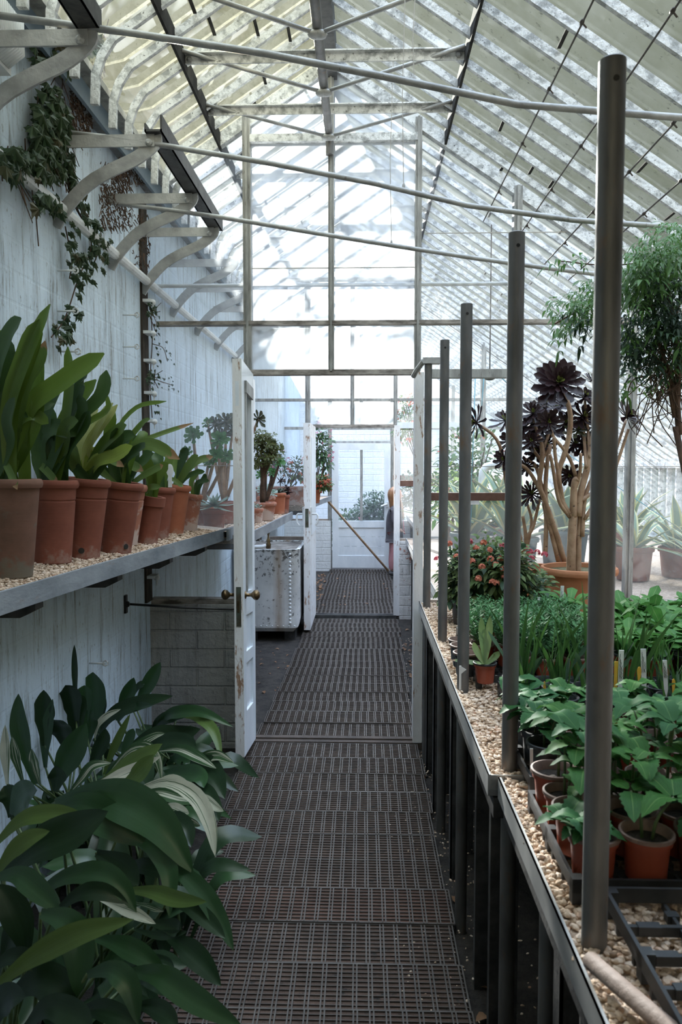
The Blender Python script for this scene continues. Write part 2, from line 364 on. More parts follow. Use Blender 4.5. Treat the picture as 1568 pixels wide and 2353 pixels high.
# roof
RAFT = .21
for side, gm in (('left', 'gl'), ('right', 'gr')):
    ce = thing('ceiling_'+side, {'left': 'short left roof slope of algae-stained glass and white rafters', 'right': 'long right roof slope of grey-green glass and flaking rafters'}[side], None, (RX, 5, RZ), kind='structure')
    b = MB()
    if side == 'left':
        a, c = (RX, RZ+.02), (LX+.10, roofz(LX+.10)+.02)
    else: a, c = (RX, RZ+.02), (EX+.1, roofz(EX+.1)+.02)
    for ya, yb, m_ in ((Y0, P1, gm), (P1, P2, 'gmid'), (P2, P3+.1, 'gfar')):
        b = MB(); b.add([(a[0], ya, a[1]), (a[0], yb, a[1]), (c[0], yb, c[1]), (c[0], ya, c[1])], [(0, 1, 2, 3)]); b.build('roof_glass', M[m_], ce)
    proto = None; n = int((P3-Y0)/RAFT)
    for k in range(n+1):
        y = P1-.17-RAFT*19+RAFT*(k-5)+.0
        if y < Y0 or y > P3: continue
        if proto is None:
            b = MB()
            if side == 'left':
                e = LX+.15
                pts = [(RX, y, RZ-.012), (e+.07, y, roofz(e+.07)-.012), (e+.025, y, roofz(e)-.03), (e, y, roofz(e)-.10), (e-.005, y, roofz(e)-.21)]
            else: pts = [(RX, y, RZ-.012), (EX, y, EZ-.012)]
            b.sweep(pts, .032, .020, (0, 1, 0))
            proto = b.build('rafter', M['flaky'], ce); py = y
        else:
            r = proto.copy(); COL.objects.link(r); r.location = (0, y-py, 0)
    b = MB(); n = 0
    y = P1-.17-RAFT*19
    while y < P1+5:
        for q in range(2 if side == 'right' else 1):
            if side == 'right': x = R.uniform(.6, 2.6)
            else: x = R.uniform(-.75, -.35)
            z = roofz(x)+.012
            b.bb((x, y+.015, z-.004), (x+.014, y+RAFT-.015, z+.002))
        y += RAFT
    b.build('glass_lap', M['mattebar'], ce)
    px = -.785 if side == 'left' else .43
    b = MB(); b.bb((px-.006, Y0, 3.255), (px+.006, P3, 3.335)); b.build('purlin', M['mattebar'], ce)
    if side == 'left':
        b = MB(); b.bb((LX+.06, Y0, LZ-.06), (LX+.075, P3, LZ+.05)); b.build('eaves_sheet', M['bluebar'], ce)
        b = MB(); b.bb((LX-.3, Y0, LZ+.02), (LX+.13, P3+.1, LZ+.05)); b.build('wall_plate', M['mull'], ce)
        b = MB(); b.bb((RX-.03, Y0, RZ-.11), (RX+.03, P3+.1, RZ+.03)); b.build('ridge_board', M['dark'], ce)
    else:
        b = MB(); b.bb((1.98, Y0, roofz(2)-.11), (2.0, P3, roofz(2)-.04)); b.build('lower_purlin', M['steel'], ce)
b = MB(); b.add([(LX-.3, Y0, LZ-.15), (LX-.3, 1.25, LZ-.15), (RX, 1.25, RZ+.05), (RX, Y0, RZ+.05), (EX+.2, 1.25, EZ+.03), (EX+.2, Y0, EZ+.03)], [(0, 1, 2, 3), (3, 2, 4, 5)]); b.build('ceiling_back', M['wood'], kind='structure', label='unseen boarded roof added behind the viewer to shade the foreground')  # opaque roof added out of view so the foreground gets less sky light
# collars: flat ties across the ridge
pr = None
for i, y in enumerate((3.42, 3.91, 4.75, 5.4, 6.1, 6.8, 7.4, 8.5, 9.2)):
    if pr is None:
        pr = thing('collar_tie', 'white flaking flat tie across the roof, the nearer of the two before the glass screen', 'roof tie', (RX, y, 3.30), 'flat ties between the purlins')
        b = MB(); b.bb((-.79, y-.004, 3.283), (.44, y+.004, 3.317)); b.bb((-.79, y-.03, 3.317), (.44, y+.004, 3.323)); b.build('flat_bar', M['flaky'], pr)
        for x in (-.76, .40):
            b = MB(); b.lathe([(.012, 0), (.012, .008), (.006, .012)], 6, (x, y-.004, 3.30), rot=Matrix.Rotation(pi/2, 3, 'X')); b.build('bolt', M['steel'], pr)
    else:
        copy_tree(pr, (RX, y, 3.30), label=('white flaking flat tie across the roof, the one nearest the glass screen' if i == 1 else '%s flat roof tie beyond the first glass screen, seen through it' % ORD[i-1]))
# ridge pipe and wind braces
b = MB(); b.tube([(-.19, .4, 3.285), (-.19, 4.2, 3.285)], .021, 12); b.tube([(-.19, 4.2, 3.285), (-.19, 4.2, 3.20)], .021, 12)
o = b.build('ridge_pipe', M['galv'], smooth='auto', loc=(-.19, 4.2, 3.26)); tag(o, 'dark round pipe hanging below the ridge, ending at the glass screen', 'pipe')
for i, (ya, yb) in enumerate(((2.86, 3.16), (3.36, 3.64), (3.85, 4.12))):
    for sx, x1, nm in ((-1, -.78, 'left'), (1, .42, 'right')):
        b = MB(); b.tube([(-.19, yb, 3.26), (x1, ya, 3.31)], .009, 6); b.ell((-.19+sx*.01, yb, 3.258), (.03, .03, .015), 6)
        o = b.build('brace_rod', M['steel'], smooth=True, loc=(-.19, yb, 3.26))
        tag(o, 'thin rod from ridge pipe to %s purlin, %s of three from the glass screen' % (nm, ('third', 'second', 'first')[i]), 'rod', 'wind brace rods')
# ------------------------------------------------------------------ glass partitions
def poly_above(x0, x1, z0, Y):
    pts = [(x0, Y, z0), (x1, Y, z0), (x1, Y, roofz(x1))]
    if x0 < RX < x1: pts.append((RX, Y, RZ))
    pts.append((x0, Y, roofz(x0))); return pts
def partition(idx, Y, xl, xr, lz, base, bars, hbars, label, mat='gpart', wm='wallx'):
    w = thing('window_%d' % idx, label, None, (RX, Y, base), kind='structure')
    b = MB()
    for a, c, z in ((LX, xl, base), (xl, xr, lz), (xr, EX, base)):
        p = poly_above(a, c, z, Y); b.add(p, [tuple(range(len(p)))], {LX: 1, xl: 0, xr: 2}[a])
    b.build('pane', [M[mat], M['gpart3'], M['gpart2']], w)
    for x, z0, z1, wd in bars:
        b = MB(); z1 = min(z1, roofz(x)); b.bb((x-wd/2, Y-.03, z0), (x+wd/2, Y+.03, z1)); b.bb((x-wd/6, Y-.042, z0), (x+wd/6, Y-.03, z1)); b.build('mullion', M['mull'], w)
    for x0, x1, z, hh, mm in hbars:
        b = MB(); b.bb((x0, Y-.035, z-hh/2), (x1, Y+.03, z+hh/2)); b.build('transom', M[mm], w)
    b = MB()
    for s0, s1 in (((LX+.1, roofz(LX+.1)), (RX, RZ)), ((RX, RZ), (EX, EZ))):
        b.beam((s0[0], Y, s0[1]-.02), (s1[0], Y, s1[1]-.02), .06, .05, (0, 1, 0))
    b.build('gable_frame', M['flaky'], w)
    return w
w1 = partition(2, P1, -.625, .287, 2.06, .775,
    [(-.64, .02, 9, .042), (-.183, 2.06, 9, .03), (.287, 2.06, 9, .036), (.82, .775, 9, .045), (1.45, .775, 9, .04), (2.1, .775, 9, .04)],
    [(LX+.05, 1.45, 2.322, .02, 'lintel'), (-.64, .30, 2.055, .028, 'lintel'), (-.62, .287, 3.30, .04, 'flaky'), (.33, .80, 2.045, .045, 'mull'),
     (.33, .80, 1.375, .042, 'rust'), (.33, EX, .79, .03, 'wood'), (LX, -.64, .79, .03, 'lintel')],
    'tall hazy glass screen with the first doorway, bars and gable panes')
b = MB(); b.tube([(LX, P1+.07, 2.545), (.81, P1+.07, 2.545)], .011, 8); b.build('transom', M['white2'], w1, label='white rail just behind the glass')
b = MB()
for x0_, x1_, z_ in ((LX, -.64, 1.545), (.33, EX, 1.54), (-.62, .28, 2.62), (.33, 1.45, 2.8)): b.bb((x0_, P1-.003, z_-.002), (x1_, P1+.003, z_+.002))
b.build('pane_edge', M['string'], w1)
b = MB(); b.bb((.272, P1-.05, .0), (.322, P1+.05, 2.05)); b.build('door_jamb', M['edge'], w1)
b = MB(); b.bb((LX, P1-.06, -.1), (-.62, P1+.06, .775)); b.build('wall_front', M['wallx'], kind='structure', label='grey peeling low brick wall left of the first doorway')
b = MB(); b.bb((.325, P1-.06, -.1), (EX, P1+.06, .775)); b.build('wall_front', M['wallred'], kind='structure', label='low brick wall with flaking white paint right of the first doorway')
w2 = partition(3, P2, -.58, .31, 1.957, .77,
    [(-.58, .02, 9, .05), (-.125, 1.957, 9, .04), (.313, 1.957, 9, .04), (1.2, .77, 9, .05), (2.1, .77, 9, .05)],
    [(LX, EX, 2.21, .025, 'mull'), (-.58, .32, 1.945, .03, 'lintel'), (LX, -.58, .79, .04, 'wood'), (.34, EX, .78, .03, 'wood'), (.33, 1.2, 1.95, .06, 'white'), (.33, 1.2, 1.36, .06, 'rust')],
    'second glass screen further along, around the open white door')
b = MB(); b.bb((.302, P2-.05, 0), (.362, P2+.05, 1.95)); b.build('door_jamb', M['edge'], w2)
b = MB(); b.bb((LX, P2-.06, -.1), (-.56, P2+.06, .77)); b.build('wall_middle', M['wallx'], kind='structure', label='low brick wall behind the white cistern')
b = MB(); b.bb((.36, P2-.06, -.1), (EX, P2+.06, .77)); b.build('wall_middle', M['wallred'], kind='structure', label='low flaking brick wall right of the second doorway')
w3 = partition(4, P3, -.50, .40, 2.09, .72,
    [(-.515, .0, 2.6, .06), (-.05, 2.09, 9, .05), (.41, 0., 9, .06), (1.3, .72, 9, .05)],
    [(LX, EX, 2.09, .04, 'mull'), (-.5, .4, 1.885, .03, 'mull'), (LX, -.52, .72, .05, 'wood'), (.42, 2.2, 1.36, .07, 'rust')],
    'third glass screen with the closed white door at the end', 'gpart')
b = MB(); b.bb((LX, P3-.06, -.1), (-.5, P3+.06, .72)); b.build('wall_end', M['wallfar'], kind='structure', label='low white wall left of the closed end door')
b = MB(); b.bb((.44, P3-.06, -.1), (EX, P3+.06, .72)); b.build('wall_end', M['wallfar'], kind='structure', label='low white wall right of the closed end door')
# ------------------------------------------------------------------ doors
def quadloft(b, A, B, m=0):   # prism between two 4-corner loops
    b.add(list(A)+list(B), [(3, 2, 1, 0), (4, 5, 6, 7)]+[(k, (k+1) % 4, 4+(k+1) % 4, 4+k) for k in range(4)], m)
# first door: an old leaf folded back towards the viewer, dropped a little at its free edge
D0 = (4.20, .020, 2.040); D1 = (3.80, .068, 2.070); DX0, DX1 = -.652, -.606
def dpt(u, v, x):   # u 0..1 from hinge to free edge, v 0..1 from bottom to top
    y = D0[0]+(D1[0]-D0[0])*u; z0 = D0[1]+(D1[1]-D0[1])*u; z1 = D0[2]+(D1[2]-D0[2])*u
    return V((x, y, z0+(z1-z0)*v))
def dblock(b, u0, u1, v0, v1, x0, x1, m=0):
    quadloft(b, [dpt(u0, v0, x0), dpt(u1, v0, x0), dpt(u1, v1, x0), dpt(u0, v1, x0)], [dpt(u0, v0, x1), dpt(u1, v0, x1), dpt(u1, v1, x1), dpt(u0, v1, x1)], m)
d = thing('door_1', 'open white door leaf with glass and worn edge, folded towards the viewer', None, (DX0, 4.2, .02), kind='structure')
b = MB(); xa, xb = DX0, DX1
for u0, u1, v0, v1 in ((0, .2, 0, 1), (.78, 1, 0, 1), (.2, .78, .95, 1), (.2, .78, .36, .42), (.2, .78, 0, .11), (.2, .78, .235, .265)):
    dblock(b, u0, u1, v0, v1, xa, xb)
b.build('leaf_frame', M['white'], d)
b = MB(); dblock(b, 1.0, 1.012, .0, 1, xa, xb); b.build('worn_edge', M['edge'], d, label='worn white edge showing brown wood')
b = MB(); dblock(b, .2, .78, .11, .235, xa+.012, xb-.012); dblock(b, .2, .78, .265, .36, xa+.012, xb-.012); b.build('lower_panel', M['white'], d)
b = MB(); dblock(b, .2, .78, .42, .95, -.632, -.628); b.build('pane', M['gdoor'], d)
b = MB(); dblock(b, .2, .8, .925, .955, xb-.005, xb+.012); dblock(b, .735, .79, .42, .94, xb-.004, xb+.008); b.build('glazing_bead', M['mull'], d)
b = MB(); dblock(b, 1.012, 1.02, .335, .435, -.641, -.617); b.build('lock_plate', M['verdi'], d)
b = MB(); dblock(b, 1.02, 1.026, .37, .40, -.636, -.624); b.build('latch', M['brass'], d)
kz = dpt(.86, .413, 0)
for sx in (-1, 1):
    x0 = DX0 if sx < 0 else DX1
    b = MB(); rot = Matrix.Rotation(sx*pi/2, 3, 'Y')
    b.lathe([(.020, 0), (.020, .004), (.009, .008), (.009, .03), (.014, .036), (.024, .046), (.027, .056), (.024, .066), (.013, .074), (.001, .076)], 20, (x0, kz.y, kz.z), rot=rot)
    b.build('door_knob', M['brass'], d, smooth=True)
b = MB(); dblock(b, 1.012, 1.0145, .885, .945, -.638, -.620); b.build('flush_bolt', M['white'], d)
for v in (.12, .55, .9):
    b = MB(); b.tube([dpt(-.03, v-.02, xa), dpt(-.03, v+.02, xa)], .008, 8); b.build('hinge', M['iron'], d)
# stay rod hooked between wall and door
s = thing('door_stay', 'thin black iron hook rod between left wall and first door', 'door stay', atY(290, 1388, 4.0))
p0 = atX(292, 1388, LX+.012); p1 = V((DX0-.004, 3.85, atY(533, 1400, 3.85).z))
b = MB(); b.tube([p0, p0.lerp(p1, .5)-V((0, 0, .004)), p1-V((.02, 0, 0)), p1, p1-V((0, 0, .03))], .006, 8); b.build('rod', M['iron'], s, smooth=True)
b = MB(); b.box(p0-V((.006, 0, 0)), (.01, .03, .09)); b.lathe([(.016, 0), (.016, .012)], 12, p0, rot=Matrix.Rotation(pi/2, 3, 'X')); b.build('wall_plate', M['iron'], s)
# second door, edge on
d = thing('door_2', 'far white door standing open, seen on its narrow edge', None, (-.56, 7.8, .02), kind='structure')
e0 = atY(708, 1050, 7.0).x; ya, yb = 6.98, 7.80
b = MB(); b.bb((-.555, ya, .03), (-.495, yb, 1.93)); b.build('leaf_frame', M['edge'], d)
b = MB(); b.bb((-.565, ya+.12, .9), (-.487, yb-.12, 1.8)); b.build('panel', M['white'], d)
b = MB(); b.bb((-.54, ya-.004, .98), (-.51, ya, 1.15)); b.build('lock_plate', M['verdi'], d)
for sx in (-1, 1):
    xx = -.525+sx*.035
    b = MB(); b.tube([(xx, ya+.04, 1.10), (xx+sx*.05, ya+.04, 1.10), (xx+sx*.062, ya+.04, 1.085), (xx+sx*.06, ya+.04, 1.02), (xx+sx*.04, ya+.04, .995)], .009, 8)
    b.bb((xx-.008, ya+.02, 1.0), (xx+.008, ya+.07, 1.16)); b.build('door_handle', M['white2'], d, smooth='auto')
# end door
d = thing('door_3', 'closed white end door with two tall panes above boards', None, (-.03, P3-.04, 0), kind='structure')
dx0, dx1, dt = -.475, .385, 1.86; yd = P3-.07
b = MB()
for a, c, z0, z1 in ((dx0, dx0+.09, .02, dt), (dx1-.09, dx1, .02, dt), (dx0+.09, dx1-.09, dt-.09, dt), (dx0+.09, dx1-.09, .62, .72), (dx0+.09, dx1-.09, .02, .2)):
    b.bb((a, yd, z0), (c, yd+.045, z1))
b.build('leaf_frame', M['white'], d)
b = MB()
for z0, z1 in ((.2, .335), (.34, .48), (.485, .62)): b.bb((dx0+.09, yd+.012, z0), (dx1-.09, yd+.035, z1))
b.build('lower_board', M['white'], d)
b = MB(); b.bb((-.065, yd+.004, .72), (-.025, yd+.04, dt-.09)); b.build('glazing_bar', M['mull'], d)
b = MB(); b.add([(dx0+.09, yd+.022, .72), (dx1-.09, yd+.022, .72), (dx1-.09, yd+.022, dt-.09), (dx0+.09, yd+.022, dt-.09)], [(0, 1, 2, 3)]); b.build('pane', M['gdoor'], d)
b = MB(); b.tube([(dx1-.05, yd-.03, .97), (dx1-.14, yd-.05, .94)], .014, 8); b.bb((dx1-.06, yd-.03, .93), (dx1-.03, yd, 1.0)); b.build('door_handle', M['white2'], d)
M['board'] = simple('dark_bench_board', (.05, .038, .03), (.09, .065, .05), .8, scale=8, bump=.4)
# ------------------------------------------------------------------ walkway of plastic grates
def grate(pm):
    b = MB(); W, L = .93, .206; nx, ny = 20, 10
    b.bb((-W/2, -L/2, -.03), (W/2, L/2, -.006), 1)
    for i in range(nx+1):
        x = -W/2+W*i/nx
        for dx in (-.0055, .0055): b.bb((x+dx-.0022, -L/2, -.007), (x+dx+.0022, L/2, 0), 0)
    for j in range(ny+1):
        y = -L/2+L*j/ny; w = .006 if j in (0, ny) else .0022
        b.bb((-W/2-.008, y-w/2, -.007), (W/2+.008, y+w/2, -.0012), 0)
    return b
g0 = None; rows = []
y = P1-.055-.105
while y > 1.75: rows.append((y, 'before')); y -= .21
y = P1+.07+.105
while y < P2-.12: rows.append((y, 'mid')); y += .21
y = P2+.07+.105
while y < P3-.14: rows.append((y, 'far')); y += .21
cnt = {}
for y, zone in rows:
    cnt[zone] = cnt.get(zone, 0)+1; k = cnt[zone]
    cx = {'before': -.17, 'mid': -.165+.0*k, 'far': -.07}[zone]+R.uniform(-.008, .008)
    if zone == 'mid': cx += (y-P1)*.018
    lab = {'before': 'grey-brown plastic walkway grate, %s one towards the viewer from the first door sill',
           'mid': 'grey plastic walkway grate, %s one beyond the first door sill', 'far': 'grey plastic walkway grate, %s one beyond the second door sill'}[zone] % ORD[k]
    if g0 is None:
        g0 = grate(0).build('walkway_grate', [M['rib'], M['pan']]); o = g0; o.location = (cx, y, 0)
        tag(o, lab, 'walkway grate', 'plastic walkway grates')
    else:
        o = g0.copy(); COL.objects.link(o); o.location = (cx, y, R.uniform(-.004, .004)); o['label'] = lab
    o.rotation_euler = (R.uniform(-.008, .008), 0, R.uniform(-.006, .006))
    s = {'before': 1.0, 'mid': .955-.02*(y-P1)/3.6, 'far': .93}[zone]; o.scale = (s, 1, 1)
    if zone == 'before' and k in (8,):
        o.data = o.data.copy(); o.data.materials[1] = M['pan2']
for nm, Y, x0, x1, lb in (('a', P1, -.62, .34, 'worn brown sill bar across the first doorway'), ('b', P2, -.55, .33, 'dark sill bar across the second doorway')):
    b = MB(); b.bb((x0, Y-.05, -.03), (x1, Y+.05, .004)); b.bb((x0, Y-.012, .004), (x1, Y+.012, .012))
    tag(b.build('door_sill', M['board'] if nm == 'a' else M['dark'], loc=((x0+x1)/2, Y, -.03)), lb, 'sill')
# ------------------------------------------------------------------ wall brackets along the left wall
BF = [(120, 520), (150, 480), (200, 425), (255, 392), (310, 366), (343, 342), (357, 326), (356, 312)]
YB = 2.96
bp = [atY(x, y, YB) for x, y in BF]; bp[0].x = LX+.005
def bracket(loc, label):
    t = thing('steel_bracket', label, 'bracket', loc, 'curved steel brackets on the left wall')
    return t
br = bracket((LX, YB, bp[0].z), 'curved grey steel bracket on the left wall behind the hanging ivy')
b = MB(); b.sweep(spl(bp, 18), .05, .010, (0, 1, 0)); b.sweep([p+V((0, .012, 0)) for p in spl(bp, 18)], .012, .03, (0, 1, 0)); b.build('curved_arm', M['steel'], br)
tp = bp[-1]
b = MB(); b.beam((LX, YB-.006, tp.z-.02), (tp.x, YB-.006, tp.z-.02), .045, .008, (0, 1, 0)); b.beam((LX, YB+.01, tp.z), (tp.x, YB+.01, tp.z), .008, .035, (0, 1, 0)); b.build('top_arm', M['steel'], br)
b = MB(); b.lathe([(.013, 0), (.013, .006), (.006, .012)], 10, (tp.x-.02, YB-.012, tp.z-.03), rot=Matrix.Rotation(pi/2, 3, 'X')); b.build('bolt', M['steel'], br)
for y, lb in ((2.26, 'curved grey steel bracket nearest the viewer, at the top left corner'), (3.59, 'curved steel bracket among the brown dead ivy on the left wall'), (4.10, 'curved steel bracket just before the glass screen on the left wall'),
              (4.72, 'curved bracket on the left wall, first beyond the glass screen'), (5.4, 'curved bracket on the left wall, second beyond the glass screen'), (6.1, 'curved bracket on the left wall, third beyond the glass screen'),
              (6.9, 'curved bracket on the left wall, fourth beyond the glass screen'), (7.6, 'curved bracket on the left wall, fifth beyond the glass screen')):
    copy_tree(br, (LX, y, bp[0].z), label=lb)
for y0, y1, lb in ((.6, 2.27, 'grey steel channel resting on the nearest bracket tip at top left'), (2.93, 4.16, 'dark steel channel lying along the tips of the three wall brackets')):
    b = MB(); z = tp.z+.004; x = tp.x
    b.bb((x-.03, y0, z), (x+.035, y1, z+.008)); b.bb((x+.028, y0, z-.0), (x+.036, y1, z+.06)); b.bb((x-.032, y0, z), (x-.025, y1, z+.03))
    tag(b.build('bracket_channel', M['dark'], loc=(x, (y0+y1)/2, z)), lb, 'steel channel')
b = MB(); pz = 2.52; b.tube([(LX+.035, 1.2, pz), (LX+.035, P2-.1, pz)], .023, 10)
tag(b.build('water_pipe', M['white2'], smooth='auto', loc=(LX, 4, pz)), 'white pipe running along the left wall at the bracket feet', 'pipe')
# tie rods that slope across the aisle
for pts, Y, lb in (([(-60, 20), (420, 93), (784, 155), (1190, 240), (1600, 272)], 2.26, 'grey tie rod crossing the top of the view, nearest of the three'),
                   ([(158, 300), (350, 330), (784, 405), (1175, 490), (1620, 527)], 2.96, 'grey tie rod sloping across the aisle, the middle of the three'),
                   ([(308, 464), (500, 498), (784, 545), (1175, 605), (1640, 662)], 3.59, 'grey tie rod sloping across the aisle, third and nearest the glass screen')):
    P = [atY(x, y, Y) for x, y in pts]; P[0].x = LX+.0
    dd_ = (P[-1]-P[-2]).normalized()*.06
    while P[-1].z < roofz(P[-1].x)-.08 and P[-1].x < 2.9: P.append(P[-1]+dd_)
    b = MB(); b.tube(spl(P, 20), .0105, 8)
    tag(b.build('tie_rod', M['steel'], smooth=True, loc=P[0]), lb, 'rod', 'sloping tie rods')
# wires with twisted knots under the right slope
for i, (x, dz, kn) in enumerate(((.634, 1.30, (2.35, 2.75, 3.2, 3.75)), (.80, 1.187, (2.1, 2.6, 2.95, 3.4, 3.9)), (.963, 1.074, (2.5, 2.9, 3.35, 3.8)), (1.09, .987, (2.75, 3.1, 3.5)))):
    z = 1.55+dz
    t = thing('training_wire', '%s twisted plant wire from the aisle, stretched under the right roof slope' % ORD[i+1], 'wire', (x, P1-.04, z), 'plant training wires')
    b = MB(); b.tube([(x, .5, z), (x, 2.4, z-.012), (x, P1-.035, z)], .0032, 6); b.build('strand', M['wire'], t)
    for y in kn:
        b = MB(); b.ell((x, y, z-.008), (.007, .016, .007), 6); b.tube([(x, y, z-.008), (x+.016, y+.01, z-.018)], .0028, 5); b.build('knot', M['wire'], t)
# strings with little weights hanging from the rods
for i, (px, ya, yb, Y) in enumerate(((952, 0, 185, 2.9), (928, 0, 430, 2.96), (900, 180, 560, 3.59))):
    t = thing('hanging_string', 'pale string hanging from the roof, %s from the right' % ORD[i+1], 'string', atY(px, yb, Y), 'hanging strings')
    b = MB(); b.tube([atY(px+4, ya-40, Y), atY(px-3, (ya+yb)/2, Y), atY(px, yb, Y)], .0016, 5); b.build('cord', M['string'], t)
    b = MB(); b.ell(atY(px, yb, Y), (.006, .006, .018), 6); b.build('weight', M['steel'], t)
# ------------------------------------------------------------------ upright pipe posts on the bench
POST = [(1.17, 1365, 2200, 2.14), (1.87, 1171, 1776, 2.10), (2.53, 1064, 1592, 2.07), (3.25, 1017, 1476, 2.07), (4.02, 981, 1397, 2.07)]
for i, (Y, px, py, top) in enumerate(POST):
    x = atY(px, py, Y).x
    t = thing('pipe_post', ['thick upright grey pipe post nearest the viewer, in front of the orange seedling pots', 'second upright pipe post from the viewer, beside the grassy seedlings', 'third upright pipe post from the viewer, beside the fine-leaved herbs', 'fourth upright pipe post, thin with a drilled top', 'fifth upright pipe post with a flat cap plate, next to the doorway'][i],
              'post', (x, Y, -.035), 'upright pipe posts along the bench edge')
    b = MB(); b.lathe([(.0195, 0), (.0195, top+.035-.002), (.017, top+.035)], 24, (x, Y, -.035)); b.build('pipe', M['galv'], t, smooth='auto')
    if i < 4:
        b = MB(); b.lathe([(.0045, 0), (.0045, .0012)], 12, (x, Y-.0192, top-.035), rot=Matrix.Rotation(pi/2, 3, 'X')); b.build('drilled_hole', M['iron'], t)
    else:
        b = MB(); b.bb((x-.03, Y-.03, top), (x+.06, Y+.03, top+.03)); b.build('cap_plate', M['steel'], t)
        b = MB(); b.tube([(x-.025, Y, top+.015), (x-.06, Y+.05, top-.03), (x-.07, Y+.1, top-.05)], .014, 8); b.build('elbow', M['mull'], t)
# ------------------------------------------------------------------ right hand bench
BZ = .80
M['board'] = simple('dark_bench_board', (.03, .027, .024), (.07, .062, .055), .8, scale=8, bump=.4)
M['bedgrit'] = simple('beige_grit_bed', (.37, .27, .19), (.64, .49, .37), .85, scale=70, bump=1., bscale=110)
def bench(y0, y1, xe, lab, legs):
    t = thing('plant_bench', lab, 'bench', ((xe+1.6)/2, (y0+y1)/2, 0), 'gravel-topped plant benches')
    b = MB(); b.bb((xe, y0, BZ-.045), (2.95, y1, BZ-.03)); b.build('bench_board', M['board'], t)
    b = MB(); b.bb((xe+.004, y0, BZ-.03), (2.95, y1, BZ-.006)); b.build('grit_bed', M['bedgrit'], t)
    b = MB(); b.bb((xe-.002, y0, BZ-.045), (xe+.0015, y1, BZ+.006)); b.bb((xe-.002, y0, BZ+.004), (xe+.006, y1, BZ+.006)); b.build('edge_strip', M['alu'], t, label='bright aluminium edge strip')
    b = MB(); b.bb((xe-.002, y0, BZ-.045), (1.2, y0+.003, BZ+.006)); b.build('end_strip', M['alu'], t)
    b = MB(); b.bb((xe+.012, y0, BZ-.10), (xe+.06, y1, BZ-.05)); b.build('front_rail', M['dark'], t)
    for k, (x, y, kind) in enumerate(legs):
        b = MB()
        if kind == 'L': b.bb((x, y, -.035), (x+.05, y+.006, BZ-.05)); b.bb((x, y, -.035), (x+.006, y+.05, BZ-.05))
        elif kind == 'W': b.bb((x, y, -.035), (x+.075, y+.03, BZ-.05))
        else: b.tube([(x, y, -.035), (x, y, BZ-.05)], .019, 12)
        b.build('leg', M['dark'] if kind != 'P' else M['galv'], t, smooth='auto' if kind == 'P' else False)
    b = MB(); b.bb((xe+.45, y0, -.035), (xe+.5, y1, BZ-.05)); b.build('back_board', M['board'], t)
    return t
bench(.35, 1.80, .322, 'long gravel-topped bench section nearest the viewer with bright metal edge', [(.40, 1.0, 'W'), (.36, 1.36, 'L'), (.395, 1.6, 'P'), (.9, 1.0, 'L'), (.9, 1.6, 'L')])
bench(1.812, P1-.08, .300, 'gravel-topped bench section reaching the glass screen, with bright metal edge', [(.335, 1.98, 'W'), (.335, 2.24, 'W'), (.33, 2.86, 'L'), (.37, 3.05, 'W'), (.315, 3.42, 'L'), (.36, 3.62, 'W'), (.32, 3.86, 'L'), (.325, 4.1, 'W'), (.9, 2.2, 'L'), (.9, 3.4, 'L')])
for Y0b, Y1b, xe, lb, lg in ((P1+.08, P2-.09, .42, 'gravel bench in the middle house, right of the walkway', [(.45, 4.6, 'L'), (.45, 5.2, 'L'), (.45, 5.9, 'W'), (.45, 6.6, 'L'), (.45, 7.3, 'W')]), (P2+.09, P3-.09, .62, 'gravel bench in the far house behind the person', [(.66, 8.3, 'L'), (.66, 9.6, 'L'), (.66, 11, 'L')])):
    bench(Y0b, Y1b, xe, lb, lg)
# ------------------------------------------------------------------ gravel
def gravelmat():
    t = NT('beige_gravel'); g = t.n('NewGeometry'); r = g.outputs['Random Per Island']
    col = t.ramp(r, [(0, (.32, .215, .14)), (.25, (.55, .41, .29)), (.6, (.72, .55, .41)), (.9, (.80, .66, .54)), (1, (.40, .21, .12))])
    col = t.mix(t.ramp(t.noise(t.obj(), 160, 3), [(.4, (0, 0, 0)), (.7, (.3,)*3)]), col, (.25, .18, .12))
    return t.end(t.n('BsdfPrincipled', {'Base Color': col, 'Roughness': .8, 'Specular IOR Level': .2}).outputs[0])
M['gravel'] = gravelmat()
_t = (1+5**.5)/2
ICO = [V(p).normalized() for p in ((-1, _t, 0), (1, _t, 0), (-1, -_t, 0), (1, -_t, 0), (0, -1, _t), (0, 1, _t), (0, -1, -_t), (0, 1, -_t), (_t, 0, -1), (_t, 0, 1), (-_t, 0, -1), (-_t, 0, 1))]
ICF = [(0, 11, 5), (0, 5, 1), (0, 1, 7), (0, 7, 10), (0, 10, 11), (1, 5, 9), (5, 11, 4), (11, 10, 2), (10, 7, 6), (7, 1, 8), (3, 9, 4), (3, 4, 2), (3, 2, 6), (3, 6, 8), (3, 8, 9), (4, 9, 5), (2, 4, 11), (6, 2, 10), (8, 6, 7), (9, 8, 1)]
def stones(name, n, pick, size, label, loc):
    b = MB()
    for _ in range(n):
        p = V(pick()); s = size*R.uniform(.6, 1.25); q = Matrix.Rotation(R.random()*6.3, 3, 'Z') @ Matrix.Rotation(R.uniform(-.6, .6), 3, 'X')
        d = (s*R.uniform(.8, 1.4), s*R.uniform(.6, .95), s*R.uniform(.4, .7))
        vs = [p+q @ V((v.x*d[0]*R.uniform(.8, 1.15), v.y*d[1]*R.uniform(.8, 1.15), v.z*d[2])) for v in ICO]
        b.add(vs, ICF)
    o = b.build(name, M['gravel'], smooth=False, loc=loc); tag(o, label, 'gravel', kind='stuff'); return o
stones('gravel', 2600, lambda: (.328+.20*R.random()**1.3, R.uniform(.75, 1.80), BZ-.006+R.uniform(0, .008)), .0075, 'beige gravel spread over the nearest bench section', (.5, 1.3, BZ))
